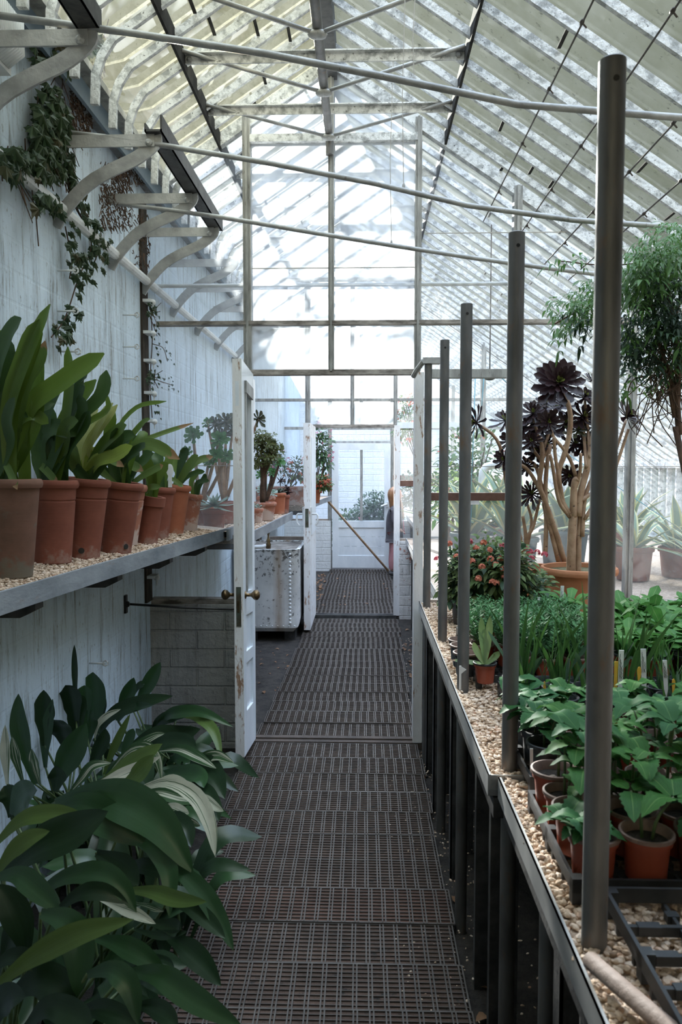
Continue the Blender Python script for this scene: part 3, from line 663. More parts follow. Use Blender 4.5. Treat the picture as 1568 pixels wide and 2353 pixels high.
stones('gravel', 900, lambda: (R.uniform(.42, .75), R.uniform(.85, 1.28), BZ-.006+R.uniform(0, .006)), .0075, 'beige gravel showing through the empty black tray', (.5, 1.1, BZ))
stones('gravel', 4200, lambda: (.306+.17*R.random()**1.5, R.uniform(1.815, P1-.1), BZ-.006+R.uniform(0, .008)), .0075, 'beige gravel strip beside the posts on the second bench section', (.4, 3, BZ))
# ------------------------------------------------------------------ left shelf
SZ = 1.19
LIP = [atZ(-30, 1374, SZ), atZ(0, 1365, SZ), atZ(224, 1300, SZ), atZ(536, 1212, SZ)]
lip = [V((LIP[0].x-.04, 1.3, SZ)), LIP[1], LIP[2], LIP[3], V((LIP[3].x+.0, P1-.07, SZ))]
TL = .10
def shelfz(x, y):
    for a, c in zip(lip, lip[1:]):
        if a.y <= y <= c.y or c is lip[-1]:
            k = 0 if c.y == a.y else (y-a.y)/(c.y-a.y); xe = a.x+(c.x-a.x)*k; return SZ+max(0, xe-x)*TL, xe
    return SZ, lip[0].x
t = thing('slate_shelf', 'grey slate shelf on the left wall carrying the potted strap-leaf plants', 'shelf', (LX, 3, SZ-.05))
b = MB(); top = []; 
for p in lip:
    zb = SZ+(p.x-LX)*TL
    top.append((V((p.x, p.y, SZ-.008)), V((LX, p.y, zb-.008))))
vs = []
for f, k in top: vs += [f, k, f-V((0, 0, .035)), k-V((0, 0, .035))]
fs = []
for i in range(len(top)-1):
    a = 4*i; fs += [(a, a+4, a+5, a+1), (a+2, a+3, a+7, a+6)]
b.add(vs, fs); b.build('slab', M['bedgrit'], t)
b = MB(); b.sweep([p+V((.004, 0, -.025)) for p in lip[:3]], .012, .065); b.build('edge_slate', M['conc'], t)
b = MB(); b.sweep([p+V((.004, 0, -.025)) for p in lip[2:]], .012, .065); b.build('edge_slate', M['conc'], t)
for y in (2.35, 2.95, 3.5, 4.0):
    z, xe = shelfz(0, y); xe -= .04
    b = MB(); zb = SZ-.06
    b.add([(LX, y, zb), (xe, y, zb), (xe, y, zb-.035), (xe-.05, y, zb-.06), (LX, y, zb-.06), (LX, y+.06, zb), (xe, y+.06, zb), (xe, y+.06, zb-.035), (xe-.05, y+.06, zb-.06), (LX, y+.06, zb-.06)],
          [(4, 3, 2, 1, 0), (5, 6, 7, 8, 9)]+[(k, (k+1) % 5, 5+(k+1) % 5, 5+k) for k in range(5)]); b.build('bearer', M['dark'], t)
def pk():
    while True:
        y = R.uniform(1.9, P1-.1); z, xe = shelfz(-9, y); x = R.uniform(LX+.01, xe-.004); z, _ = shelfz(x, y)
        return (x, y, z-.006+R.uniform(0, .008))
stones('gravel', 6500, pk, .0072, 'beige gravel on the left wall shelf around the clay pots', (-1, 3, SZ))
# far shelves
for y0, y1, xa, xb, z, lb, n in ((P1+.08, 6.35, -.66, -.60, 1.15, 'slate shelf in the middle house above the white cistern, carrying succulents', 1500), (P2+.1, 10.4, -.62, -.45, 1.12, 'slate shelf in the far house behind the open second door', 500)):
    t = thing('slate_shelf', lb, 'shelf', (LX, (y0+y1)/2, z-.05))
    b = MB(); b.add([(LX, y0, z), (xa, y0, z), (xb, y1, z), (LX, y1, z), (LX, y0, z-.05), (xa, y0, z-.05), (xb, y1, z-.05), (LX, y1, z-.05)], [(0, 1, 2, 3), (7, 6, 5, 4), (0, 4, 5, 1), (1, 5, 6, 2), (2, 6, 7, 3)]); b.build('slab', M['bedgrit'], t)
    b = MB(); b.sweep([(xa, y0, z-.02), (xb, y1, z-.02)], .012, .06); b.sweep([(xb, y1, z-.02), (LX, y1, z-.02)], .012, .06); b.build('edge_slate', M['conc'], t)
    for q in range(4):
        yy = y0+.25+(y1-y0-.4)*q/3; b = MB(); b.bb((LX, yy, z-.11), (xa-.05, yy+.06, z-.05)); b.build('bearer', M['dark'], t)
    stones('gravel', n, lambda: (R.uniform(LX, xa-.005), R.uniform(y0, y1), z+R.uniform(0, .006)), .009, 'beige gravel on the %s shelf around the pots' % ('middle house' if n > 600 else 'far house'), (-.9, y0+.5, z))
# ------------------------------------------------------------------ fittings on the left wall
t = thing('damp_gap', 'dark mossy damp gap running up the left wall at the glass screen', 'damp gap', (LX+.01, P1-.1, 1.2), kind='structure')
b = MB(); b.bb((LX, P1-.16, .8), (LX+.012, P1-.05, 2.95)); b.build('gap_strip', M['damp'], t)
for k, py in enumerate((700, 770, 833, 905, 968, 1325)):
    p = atX(345, py, LX+.02); b = MB(); b.box((LX+.03, P1-.11, p.z), (.05, .09, .015)); b.ell((LX+.06, P1-.13, p.z-.006), (.016, .02, .016), 6)
    b.tube([(LX+.06, P1-.13, p.z-.01), (LX+.06, P1-.13, p.z-.045)], [.006, .002], 6)
    o = b.build('pipe_clip', M['white2'], smooth='auto', loc=(LX, P1-.1, p.z)); tag(o, 'white painted clip on the damp gap, %s from the top' % ORD[k+1], 'clip', 'white clips on the damp gap')
for k, (px, py) in enumerate(((132, 622), (132, 715), (138, 808), (282, 724), (282, 797), (282, 870), (205, 1524))):
    p = atX(px, py, LX+.005); b = MB(); b.tube([p, p+V((.07, 0, .0))], .004, 6); b.tube([p+V((.07+.011*math.cos(a), 0, .011*math.sin(a))) for a in [i*pi/4 for i in range(9)]], .0035, 5)
    o = b.build('vine_eye', M['white2'], smooth=True, loc=p); tag(o, ('small painted vine eye on the left wall, %s in the %s column' % (ORD[k % 3+1], 'nearer' if k < 3 else 'farther')) if k < 6 else 'small hook on the left wall below the shelf', 'vine eye', 'vine eyes on the left wall')
t = thing('batten_light', 'ribbed clear-covered batten light at the top of the left wall', 'light', (LX, 2.36, 2.9))
b = MB(); b.bb((LX, 1.7, 2.80), (LX+.05, 2.52, 3.0)); b.build('body', M['white2'], t)
b = MB()
for k in range(64): y = 1.74+k*.012; b.tube([(LX+.05, y, 2.815), (LX+.1, y, 2.85), (LX+.1, y, 2.95), (LX+.05, y, 2.985)], .0065, 6)
b.build('ribbed_cover', simple('ribbed_pale_plastic', (.74, .76, .76), (.86, .88, .88), .3), t, smooth=True)
# white riveted cistern with its tap
t = thing('water_cistern', 'white enamelled cistern with rivets and rust stains beside the walkway', 'cistern', (-.87, 7.2, 0))
def enamel():
    t = NT('chipped_white_enamel'); vec = t.obj(); s = t.n('SeparateXYZ', {'Vector': vec})
    col = t.ramp(t.noise(vec, 4), [(.35, (.68, .68, .67)), (.65, (.90, .90, .89))])
    nz = t.math('ADD', t.noise(vec, 26, 6, .7), t.math('MULTIPLY', t.math('MAXIMUM', t.math('SUBTRACT', s.outputs[2], .45), 0.), .28))
    col = t.mix(t.ramp(nz, [(.60, (0, 0, 0)), (.66, (.9,)*3)]), col, (.07, .065, .06))
    d = t.math('ABSOLUTE', t.math('ADD', s.outputs[0], -.11))
    st = t.math('MULTIPLY', t.math('SUBTRACT', 1., t.math('MULTIPLY', d, 14.)), t.math('MULTIPLY', t.noise(t.obj(10, 1, 1.5), 3, 5), 1.5))
    col = t.mix(t.ramp(st, [(.15, (0, 0, 0)), (.9, (.75,)*3)]), col, (.40, .27, .16))
    return t.end(t.n('BsdfPrincipled', {'Base Color': col, 'Roughness': .5}).outputs[0])
M['enam'] = enamel()
x0, x1, y0, y1, z0, z1 = LX+.02, -.585, 6.75, 7.60, .055, .80
b = MB()
def rr(z, i=0.):
    r = .07; pts = []
    for cx, cy, a0 in ((x1-r, y0+r, -90), (x1-r, y1-r, 0), (x0+r, y1-r, 90), (x0+r, y0+r, 180)):
        for q in range(5):
            a = math.radians(a0+q*22.5); pts.append((cx+(r-i)*math.cos(a), cy+(r-i)*math.sin(a), z))
    return pts
L = [rr(z0, .05), rr(z0+.04, .01), rr(z0+.1), rr(z1-.02), rr(z1, -.012), rr(z1, .02), rr(z1-.1, .02)]
b.add([p for l in L for p in l], [(i*20+k, i*20+(k+1) % 20, i*20+20+(k+1) % 20, i*20+20+k) for i in range(len(L)-1) for k in range(20)]+[tuple(range(19, -1, -1))]); b.build('tank_shell', M['enam'], t, smooth='auto')
b = MB(); b.add([(x0+.02, y0+.02, z1-.012), (x1-.02, y0+.02, z1-.012), (x1-.02, y1-.02, z1-.012), (x0+.02, y1-.02, z1-.012)], [(0, 1, 2, 3)]); b.build('cover_board', M['lintel'], t)
b = MB()
for k in range(19): b.ell((x1-.075, y0-.001, z0+.09+k*.034), (.012, .008, .012), 6)
for k in range(11): b.ell((x0+.05+k*.05, y0-.001, z0+.06), (.007, .005, .007), 5)
b.build('rivets', M['enam'], t, smooth=True, kind='stuff')
b = MB(); 
for xx in (x0+.1, x1-.14): b.bb((xx, y0+.12, -.04), (xx+.1, y1-.1, z0))
b.build('foot_block', M['dark'], t)
t = thing('water_tap', 'old brass tap on a white elbow above the cistern rim', 'tap', atY(615, 1240, 6.9))
p = atY(617, 1245, 6.88)
b = MB(); b.lathe([(.022, -.04), (.024, 0), (.016, .012), (.02, .03), (.012, .05), (.008, .07), (.010, .085), (.014, .10), (.004, .115)], 14, p-V((0, 0, .02))); b.build('tap_body', M['brass'], t, smooth=True)
b = MB(); b.tube([p+V((-.5, 0, -.05)), p+V((-.06, 0, -.045)), p+V((-.01, 0, -.03))], .016, 8); b.build('feed_pipe', M['white2'], t, smooth=True)
b = MB(); dx = atY(611, 1230, 7.7).x; b.tube([(dx, 7.7, -.035), (dx, 7.7, 1.0)], .042, 12); b.lathe([(.052, 0), (.052, .05)], 12, (dx, 7.7, .90))
tag(b.build('standpipe', M['white2'], smooth='auto', loc=(dx, 7.7, 0)), 'short white standpipe rising behind the white cistern', 'pipe')
b = MB(); p = atY(607, 960, 7.3); b.bb((LX+.06, 7.2, .8), (LX+.15, 7.32, 2.35))
tag(b.build('downpipe', M['white2'], loc=(p.x, 7.3, .8)), 'square white downpipe on the left wall of the middle house', 'pipe')
# items in the right of the middle house
b = MB(); b.tube([(.90, 5.9, .80), (.90, 5.9, 1.45), (.905, 5.9, 1.50), (.93, 5.9, 1.535), (.98, 5.9, 1.55), (1.7, 5.9, 1.55)], .03, 12)
tag(b.build('heating_pipe', M['white2'], smooth='auto', loc=(.9, 5.9, .8)), 'pale bent pipe behind the glass screen at the right', 'pipe')
t = thing('junction_box', 'grey square junction box behind the rusty bar of the glass screen', 'junction box', (.86, 4.9, 1.3))
pb = atY(1085, 1150, 4.9); b = MB(); b.box(pb, (.085, .05, .05)); b.build('box', M['white2'], t)
b = MB(); b.tube([pb+V((0, 0, -.02)), pb+V((-.02, 0, -.25)), pb+V((-.02, 0, -.35))], .006, 6); b.build('cable', simple('blue_cable', (.05, .22, .30), None, .5), t)
p = atY(1126, 866, 4.7); t = thing('hanging_lamp', 'round grey lamp hanging behind the bar of the glass screen', 'lamp', p)
b = MB(); b.ell(p, (.038, .038, .022), 8); b.build('lamp_bowl', M['iron'], t, smooth=True)
b = MB(); b.tube([p, p+V((0, 0, .9))], .004, 5); b.build('flex', M['wire'], t)
for k, (xa, ya, xb, yb) in enumerate(((1093, 860, 1076, 1245), (1113, 862, 1098, 1000), (1143, 862, 1165, 880), (1300, 1040, 1600, 1240))):
    b = MB(); b.tube([atY(xa, ya, 5.0), atY((xa+xb)/2+2, (ya+yb)/2, 5.0), atY(xb, yb, 5.0)], .003, 5)
    tag(b.build('blue_cord', simple('teal_cord', (.10, .32, .38), None, .6) if k == 0 else bpy.data.materials['teal_cord'], smooth=True, loc=atY(xb, yb, 5.0)), 'thin teal cord behind the glass screen, %s from the left' % ORD[k+1], 'cord', 'teal cords')
# poles
b = MB(); p0 = atZ(1352, 2203, BZ+.03); p1 = atZ(1545, 2370, BZ+.03); d = (p1-p0).normalized(); p1 = p0+d*.42
b.tube([p0-d*.0, p0+d*.004, p1], [.010, .0125, .0135], 14); tag(b.build('wooden_pole', M['pole'], smooth='auto', loc=p0), 'short pinkish wooden pole lying on the gravel at the nearest post', 'pole')
b = MB(); p0 = atY(750, 1147, 10.4); p1 = V((atY(893, 1302, 11.0).x, 11.05, .02)); b.tube([p0, p1], .016, 10)
tag(b.build('broom_handle', M['stick'], smooth='auto', loc=p1), 'long tan wooden handle leaning across the closed end door', 'pole')
# ------------------------------------------------------------------ plant materials
def clay(name, a, b2, c3, at):
    t = NT(name); vec = t.obj()
    col = t.ramp(t.noise(vec, 7, 4), [(.35, a), (.65, b2)])
    sp = t.n('SeparateXYZ', {'Vector': vec})
    low = t.math('MULTIPLY', t.math('SUBTRACT', .10, sp.outputs[2]), 2.2)
    nz = t.math('ADD', t.noise(vec, 16, 5, .65), t.math('MAXIMUM', low, 0.))
    col = t.mix(t.ramp(nz, [(at, (0, 0, 0)), (at+.12, (.8,)*3)]), col, c3)
    bn = t.n('Bump', {'Height': t.noise(t.obj(1, 1, 6), 22, 4), 'Strength': .2, 'Distance': .004})
    return t.end(t.n('BsdfPrincipled', {'Base Color': col, 'Roughness': .8, 'Normal': bn.outputs[0], 'Specular IOR Level': .25}).outputs[0])
M['tc'] = clay('terracotta', (.20, .066, .042), (.28, .095, .06), (.34, .22, .18), .68)
M['tc2'] = clay('bright_terracotta', (.34, .11, .058), (.42, .15, .08), (.45, .28, .2), .74)
M['tc3'] = clay('weathered_terracotta', (.14, .078, .052), (.22, .11, .075), (.16, .15, .115), .60)
M['tcw'] = clay('limey_terracotta', (.36, .14, .09), (.46, .20, .13), (.62, .52, .46), .52)
M['tcbig'] = clay('warm_terracotta', (.42, .17, .085), (.52, .24, .13), (.30, .17, .10), .66)
M['plpot'] = simple('orange_brown_plastic', (.27, .055, .028), (.34, .075, .038), .42, scale=5)
M['plrim'] = simple('worn_plastic_rim', (.16, .10, .08), (.30, .20, .16), .5, scale=30)
M['blk'] = simple('black_plastic', (.016, .018, .020), (.04, .043, .046), .45, scale=12)
M['compost'] = simple('potting_compost', (.018, .013, .010), (.06, .045, .035), .95, scale=40, bump=1., bscale=160)
M['moss'] = simple('mossy_compost', (.05, .06, .02), (.12, .10, .05), .95, scale=30, bump=1.)
M['cl0'] = leafmat('strap_leaf_green', (.075, .135, .018), (.13, .20, .035), .36, .3, tip=((.16, .08, .03), 1.12))
M['cl1'] = leafmat('strap_leaf_yellow_green', (.27, .36, .06), (.36, .43, .10), .40, .35, tip=((.45, .27, .14), 1.1))
M['cl2'] = leafmat('strap_leaf_pale_dying', (.46, .48, .20), (.42, .46, .18), .5, .35, tip=((.55, .36, .25), 1.03))
M['cl3'] = leafmat('strap_leaf_dark', (.032, .070, .018), (.052, .10, .028), .36, .2)
M['cl4'] = leafmat('strap_leaf_brown_tipped', (.09, .15, .035), (.13, .19, .05), .42, .3, tip=((.30, .18, .09), .98))
M['as0'] = leafmat('broad_leaf_green', (.024, .064, .022), (.040, .095, .032), .30, .14, spec=.6, tip=((.2, .12, .05), 1.08))
M['as1'] = leafmat('broad_leaf_dark', (.014, .034, .013), (.024, .052, .020), .33, .12, spec=.5)
M['as2'] = leafmat('broad_leaf_striped', (.045, .10, .04), (.06, .12, .045), .42, .2, stripes=((.62, .62, .48), 7., .54), tip=((.36, .22, .12), 1.1))
M['as3'] = leafmat('broad_leaf_olive', (.085, .14, .035), (.12, .18, .045), .36, .22, tip=((.30, .18, .09), 1.1))
M['as4'] = leafmat('broad_leaf_cream', (.66, .63, .50), (.56, .58, .42), .5, .25, stripes=((.07, .13, .05), 6., .58), tip=((.45, .30, .18), 1.06))
M['stalk'] = simple('green_stalk', (.05, .09, .03), (.10, .14, .05), .5, scale=20)
M['he'] = leafmat('seedling_leaf', (.044, .135, .024), (.030, .098, .028), .6, .28, vein=(.16, .28, .08), spec=.15)
M['he2'] = leafmat('seedling_leaf_bluish', (.028, .098, .034), (.038, .118, .034), .6, .25, vein=(.12, .24, .08), spec=.15)
M['hb'] = leafmat('herb_leaf', (.052, .15, .052), (.08, .19, .07), .6, .28, spec=.25)
M['lt'] = leafmat('rosette_leaf', (.075, .20, .035), (.045, .15, .04), .55, .32, vein=(.25, .36, .14), spec=.3)
M['gs'] = leafmat('grass_blade', (.030, .085, .018), (.05, .12, .028), .5, .25, spec=.3)
M['ln'] = leafmat('shrub_leaf', (.085, .14, .045), (.13, .17, .065), .6, .25, spec=.25)
M['lnp'] = leafmat('coral_floret', (.55, .16, .12), (.60, .25, .12), .6, .3)
M['lnr'] = leafmat('pink_floret', (.45, .08, .12), (.55, .14, .16), .6, .3)
M['bark'] = simple('spotted_succulent_stem', (.26, .15, .085), (.42, .28, .18), .6, scale=16, c3=(.07, .035, .025), c3at=(.62, .66), bump=.3)
M['ae'] = leafmat('dark_rosette_leaf', (.014, .0045, .006), (.026, .009, .011), .34, .08, spec=.35)
M['aec'] = leafmat('green_rosette_centre', (.16, .19, .04), (.10, .10, .03), .4, .2)
M['aed'] = leafmat('dusky_green_rosette_leaf', (.035, .045, .018), (.05, .035, .02), .35, .15)
M['gr1'] = leafmat('green_succulent_leaf', (.05, .16, .035), (.07, .19, .05), .4, .2, spec=.4)
M['jade'] = leafmat('jade_leaf', (.07, .11, .03), (.12, .14, .04), .4, .15, edge=((.14, .06, .03), .40))
M['ech'] = leafmat('blue_grey_succulent_leaf', (.20, .28, .22), (.28, .33, .26), .5, .1)
M['ag'] = leafmat('edged_sword_leaf', (.10, .17, .10), (.14, .20, .13), .5, .15, edge=((.48, .45, .20), .30))
M['ivy'] = leafmat('ivy_leaf', (.018, .042, .016), (.034, .062, .022), .45, .15, vein=(.10, .14, .07))
M['ivyd'] = leafmat('bronze_ivy_leaf', (.075, .065, .03), (.05, .07, .03), .5, .2)
M['jas'] = leafmat('climber_leaf', (.055, .13, .03), (.10, .20, .05), .5, .35)
M['jasd'] = leafmat('climber_leaf_dark', (.010, .028, .012), (.018, .045, .02), .5, .2)
M['twig'] = simple('brown_twig', (.05, .03, .02), (.13, .075, .045), .9, scale=30)
M['red'] = leafmat('red_flower', (.45, .07, .04), (.50, .14, .05), .5, .3)
M['pink'] = leafmat('pink_flower', (.60, .16, .26), (.65, .22, .32), .5, .35)
M['fol'] = leafmat('mid_green_foliage', (.05, .11, .035), (.08, .14, .045), .55, .3)
M['fold'] = leafmat('deep_green_foliage', (.025, .06, .03), (.04, .08, .035), .55, .25)
M['tagw'] = simple('white_plastic_label', (.74, .75, .74), (.82, .83, .82), .45, scale=20)
M['tagy'] = simple('yellow_plastic_label', (.72, .42, .05), (.80, .50, .08), .45, scale=20)
M['ink'] = simple('pencil_writing', (.12, .12, .13), None, .8)
# ------------------------------------------------------------------ pots
def potprof(h, rt, rb, lip=.028, lipr=.008, style='round', groove=False):
    w = rt-lipr; rim = h-lip
    def rad(z): return rb+(w-rb)*z/h
    p = [(rb-.004, 0), (rb, .004)]
    if groove:
        z = h*.76; p += [(rad(z-.006), z-.006), (rad(z)-.0022, z-.003), (rad(z)-.0022, z), (rad(z+.003), z+.003)]
    if style == 'round': p += [(rad(rim), rim), (rt-.003, rim+.003), (rt, rim+lip*.4), (rt, rim+lip*.65), (rt-.004, h-.002), (rt-.009, h)]
    else: p += [(rad(rim), rim), (rt-.003, rim), (rt, rim+.003), (rt, h-.002), (rt-.003, h)]
    p += [(rt-.016, h-.002), (rt-.018, h-.03)]
    return p
def claypot(t, base, h, rt, rb, mat, tilt=0, hole=None, soil='compost', **k):
    rot = Matrix.Rotation(tilt, 3, 'Y'); base = V(base)
    b = MB(); b.lathe(potprof(h, rt, rb, **k), 40, base, rot=rot); pot = b.build('pot', mat, t, smooth='auto')
    b = MB(); b.lathe([(1e-5, h-.022), (rt-.017, h-.024)], 24, base, rot=rot); b.build('soil', M[soil], t)
    if hole is not None:
        a = hole; zz = .035; r = rb+(rt-rb)*zz/h
        q = base+rot @ V((r*math.cos(a), r*math.sin(a), zz))
        b = MB(); b.lathe([(1e-5, .0015), (.011, .001)], 14, q, rot=Matrix.Rotation(a, 3, 'Z') @ Matrix.Rotation(pi/2, 3, 'Y')); b.build('drain_hole', M['iron'], pot)
    return base+rot @ V((0, 0, h))
# clay pots of strap-leaved plants on the left shelf: Y, rim centre px, base centre px, base y px, rim px width, base px width
def z3(x, y): return (x/2.613, 600+y/2.613)
CP = [  # name -> (Y, rim cx, rim y, base cx, base y, rim w, base w, mat, style, groove, hole, label)
 (2.36, 20, 1100, 12, 1313, 150, 100, 'tc3', 'round', False, None, 'brownish weathered clay pot of tall strap-leaved plant, nearest the viewer on the left shelf'),
 (2.68, 122, 1102, 98, 1294, 116, 88, 'tc', 'round', True, None, 'second clay pot on the left shelf, chalky at its base, holding dark strap leaves'),
 (2.86, 201, 1099, 182, 1281, 108, 80, 'tc', 'round', True, -1.27, 'third clay pot on the left shelf with a round drain hole in front, yellow-green leaves'),
 (3.06, 282, 1107, 260, 1267, 98, 71, 'tc', 'round', True, -.62, 'fourth clay pot on the left shelf with a drain hole low at its right side'),
 (3.30, 298, 1111, 280, 1256, 84, 62, 'tcw', 'round', True, None, 'lime-streaked clay pot half hidden behind the fourth pot of the left shelf'),
 (3.40, 357, 1140, 335, 1248, 58, 47, 'tc', 'band', False, None, 'small square-rimmed clay pot with stubby leaves on the left shelf'),
 (3.62, 371, 1118, 358, 1236, 68, 52, 'tc', 'round', False, None, 'clay pot tucked behind the small square-rimmed pot on the left shelf'),
 (3.86, 412, 1114, 399, 1225, 58, 40, 'tc2', 'round', False, None, 'bright orange slim clay pot near the far end of the left shelf'),
 (4.04, 447, 1135, 434, 1217, 42, 33, 'tcw', 'round', False, None, 'last little clay pot with white bloom on the left shelf, next to the glass screen')]
CPR = []
for Y, cx, ry, bx, by, rw, bw_, mt, stl, gr, hole, lab in CP:
    k = Y/FPX; base = atY(bx, by, Y-bw_*k*.5*.4); base.y = Y; rim = atY(cx, ry, Y)
    zs, _ = shelfz(base.x, Y); base.z = zs-.004
    base.x = max(base.x, LX+bw_*k/2+.012)
    h = rim.z-base.z; tilt = math.atan2(max(0, rim.x-base.x), h); tilt = min(tilt, .15)
    t = thing('potted_strap_plant', lab, 'potted plant', base, 'clay pots of strap-leaved plants on the left shelf')
    top = claypot(t, base, h/math.cos(tilt), rw*k/2, bw_*k/2, M[mt], tilt, hole, style=stl, groove=gr, lip=.03 if stl == 'round' else .045)
    CPR.append((t, Y, top, MB(), rw*k/2, h))
# strap leaves: pot index, zoom points, width, material
SL = [
 (0, [(15, 1150), (60, 900), (170, 560), (303, 258)], 105, 0), (0, [(-60, 950), (-20, 650), (50, 450), (128, 342)], 120, 3), (0, [(20, 1200), (60, 900), (150, 600), (240, 350)], 125, 0),
 (0, [(10, 1250), (25, 900), (45, 650), (50, 460)], 110, 3), (0, [(10, 1150), (150, 930), (380, 720), (626, 554)], 135, 0), (0, [(90, 1250), (210, 1000), (225, 720), (228, 520)], 80, 0),
 (0, [(60, 1200), (150, 800), (240, 620), (272, 478)], 60, 4), (0, [(-20, 1000), (50, 920), (110, 905), (168, 938)], 42, 3), (0, [(60, 1060), (130, 960), (210, 925), (292, 975)], 75, 0),
 (0, [(0, 1180), (30, 1220), (70, 1290), (104, 1372)], 42, 4), (0, [(-50, 1200), (-80, 800), (-40, 560), (-30, 380)], 120, 0), (0, [(60, 1260), (80, 1050), (170, 900), (330, 850)], 110, 3),
 (0, [(-40, 1250), (0, 1000), (60, 800), (140, 700)], 100, 3), (0, [(40, 1280), (60, 1100), (50, 950), (90, 820)], 100, 3),
 (1, [(300, 1290), (340, 1100), (440, 880), (578, 712)], 108, 0), (1, [(300, 1290), (380, 1050), (420, 750), (408, 512)], 70, 0), (1, [(310, 1290), (420, 1000), (600, 820), (640, 655)], 85, 3),
 (1, [(180, 1150), (230, 1090), (330, 1000), (455, 1050)], 110, 3), (1, [(250, 1180), (330, 1090), (440, 1010), (545, 975)], 72, 3), (1, [(300, 1290), (200, 1220), (140, 1150), (150, 1160)], 50, 4),
 (1, [(240, 1290), (235, 1230), (280, 1260), (350, 1340)], 46, 4), (1, [(330, 1290), (370, 1150), (400, 1000), (470, 960)], 90, 0), (1, [(280, 1290), (270, 1000), (340, 760), (430, 650)], 90, 3),
 (1, [(320, 1290), (400, 1150), (500, 1000), (540, 900)], 80, 3), (1, [(270, 1280), (260, 1120), (300, 960), (250, 860)], 90, 3), (1, [(320, 1290), (430, 900), (500, 720), (520, 700)], 90, 3),
 (1, [(350, 1280), (420, 1080), (500, 900), (480, 800)], 80, 3), (1, [(350, 1280), (480, 1020), (640, 900), (650, 810)], 45, 0),
 (2, [(480, 1290), (520, 1140), (600, 1000), (706, 862)], 62, 2), (2, [(470, 1290), (500, 1150), (560, 1040), (612, 958)], 85, 1), (2, [(500, 1290), (540, 1100), (610, 950), (680, 852)], 66, 2),
 (2, [(440, 1290), (445, 1200), (430, 1120), (425, 1060)], 88, 4), (2, [(500, 1290), (520, 1200), (590, 1145), (676, 1160)], 72, 1), (2, [(520, 1290), (580, 1210), (690, 1170), (796, 1110)], 82, 1),
 (2, [(470, 1290), (480, 1130), (540, 950), (590, 890)], 66, 2), (2, [(520, 1290), (600, 1130), (690, 1040), (760, 985)], 88, 0), (2, [(530, 1290), (620, 1160), (740, 1060), (810, 1050)], 76, 3),
 (2, [(420, 1290), (410, 1180), (440, 1050), (500, 1000)], 90, 3), (2, [(540, 1290), (640, 1100), (670, 950), (690, 900)], 70, 0), (2, [(560, 1290), (640, 1180), (700, 1080), (700, 1000)], 80, 3),
 (3, [(700, 1300), (700, 1050), (820, 880), (1000, 842)], 30, 0), (3, [(700, 1310), (760, 1130), (930, 1050), (1162, 972)], 30, 4), (3, [(680, 1310), (760, 1170), (900, 1100), (1078, 1190)], 76, 4),
 (3, [(720, 1310), (770, 1100), (850, 980), (902, 948)], 36, 0), (3, [(650, 1310), (600, 1240), (650, 1190), (745, 1235)], 50, 4), (3, [(680, 1310), (680, 1200), (700, 1120), (780, 1080)], 90, 3),
 (3, [(740, 1310), (800, 1150), (850, 1060), (868, 1020)], 60, 0), (3, [(720, 1310), (750, 1200), (840, 1130), (870, 1120)], 70, 3), (3, [(620, 1310), (600, 1240), (580, 1180), (620, 1130)], 80, 3),
 (4, [(790, 1320), (770, 1250), (780, 1220), (860, 1260)], 60, 4), (4, [(800, 1330), (820, 1240), (880, 1180), (900, 1110)], 66, 3), (4, [(780, 1330), (800, 1200), (800, 1120), (850, 1050)], 80, 3), (4, [(790, 1330), (860, 1290), (930, 1250), (980, 1225)], 46, 4),
 (5, [(930, 1400), (915, 1310), (890, 1230), (870, 1180)], 66, 0), (5, [(930, 1400), (940, 1320), (970, 1260), (1010, 1214)], 76, 0), (5, [(920, 1400), (870, 1395), (900, 1360), (966, 1358)], 42, 0), (5, [(930, 1400), (900, 1300), (850, 1240), (790, 1230)], 60, 4), (5, [(940, 1400), (930, 1250), (950, 1190), (930, 1150)], 70, 3),
 (6, [(980, 1350), (960, 1260), (930, 1200), (880, 1150)], 60, 3), (6, [(980, 1350), (1000, 1250), (1020, 1180), (1000, 1130)], 56, 0), (6, [(1000, 1340), (1030, 1310), (1080, 1340), (1100, 1345)], 30, 4),
 (7, [(1080, 1340), (1110, 1270), (1190, 1200), (1280, 1174)], 46, 4), (7, [(1090, 1340), (1110, 1270), (1150, 1210), (1190, 1165)], 56, 0), (7, [(1070, 1340), (1080, 1280), (1070, 1230), (1050, 1170)], 66, 0), (7, [(1090, 1340), (1120, 1300), (1180, 1270), (1230, 1265)], 34, 3), (7, [(1060, 1340), (1060, 1310), (1090, 1280), (1100, 1260)], 40, 4), (7, [(1070, 1340), (1090, 1220), (1110, 1150), (1100, 1120)], 60, 3),
 (8, [(1160, 1395), (1180, 1340), (1220, 1320), (1256, 1322)], 30, 3), (8, [(1160, 1395), (1150, 1330), (1180, 1280), (1200, 1250)], 40, 0), (8, [(1170, 1395), (1200, 1350), (1230, 1300), (1240, 1280)], 36, 3)]
for pi_, pts, w, mt in SL:
    t, Y, top, mb, rr_, hh = CPR[pi_]; n = len(pts); dy = R.uniform(-.13, .08)
    P = []
    for i, q in enumerate(pts):
        x, y = z3(*q); P.append(atY(x, y, Y+dy*(i/(n-1))**1.2))
    for p in P: p.x = max(p.x, LX+.03)
    P[0] = V((top.x+R.uniform(-.4, .4)*rr_, Y+R.uniform(-.4, .4)*rr_, top.z-.02)) if P[0].z < top.z+.12 else P[0]
    mb.leaf(P, w/2.613*Y/FPX, 'strap', (R.uniform(-.3, .3), -1, .35), 12, .22, .01, mt)
for t, Y, top, mb, rr_, hh in CPR: mb.build('foliage', [M['cl0'], M['cl1'], M['cl2'], M['cl3'], M['cl4']], t, smooth=True)
t, Y, top, mb, rr_, hh = CPR[6]
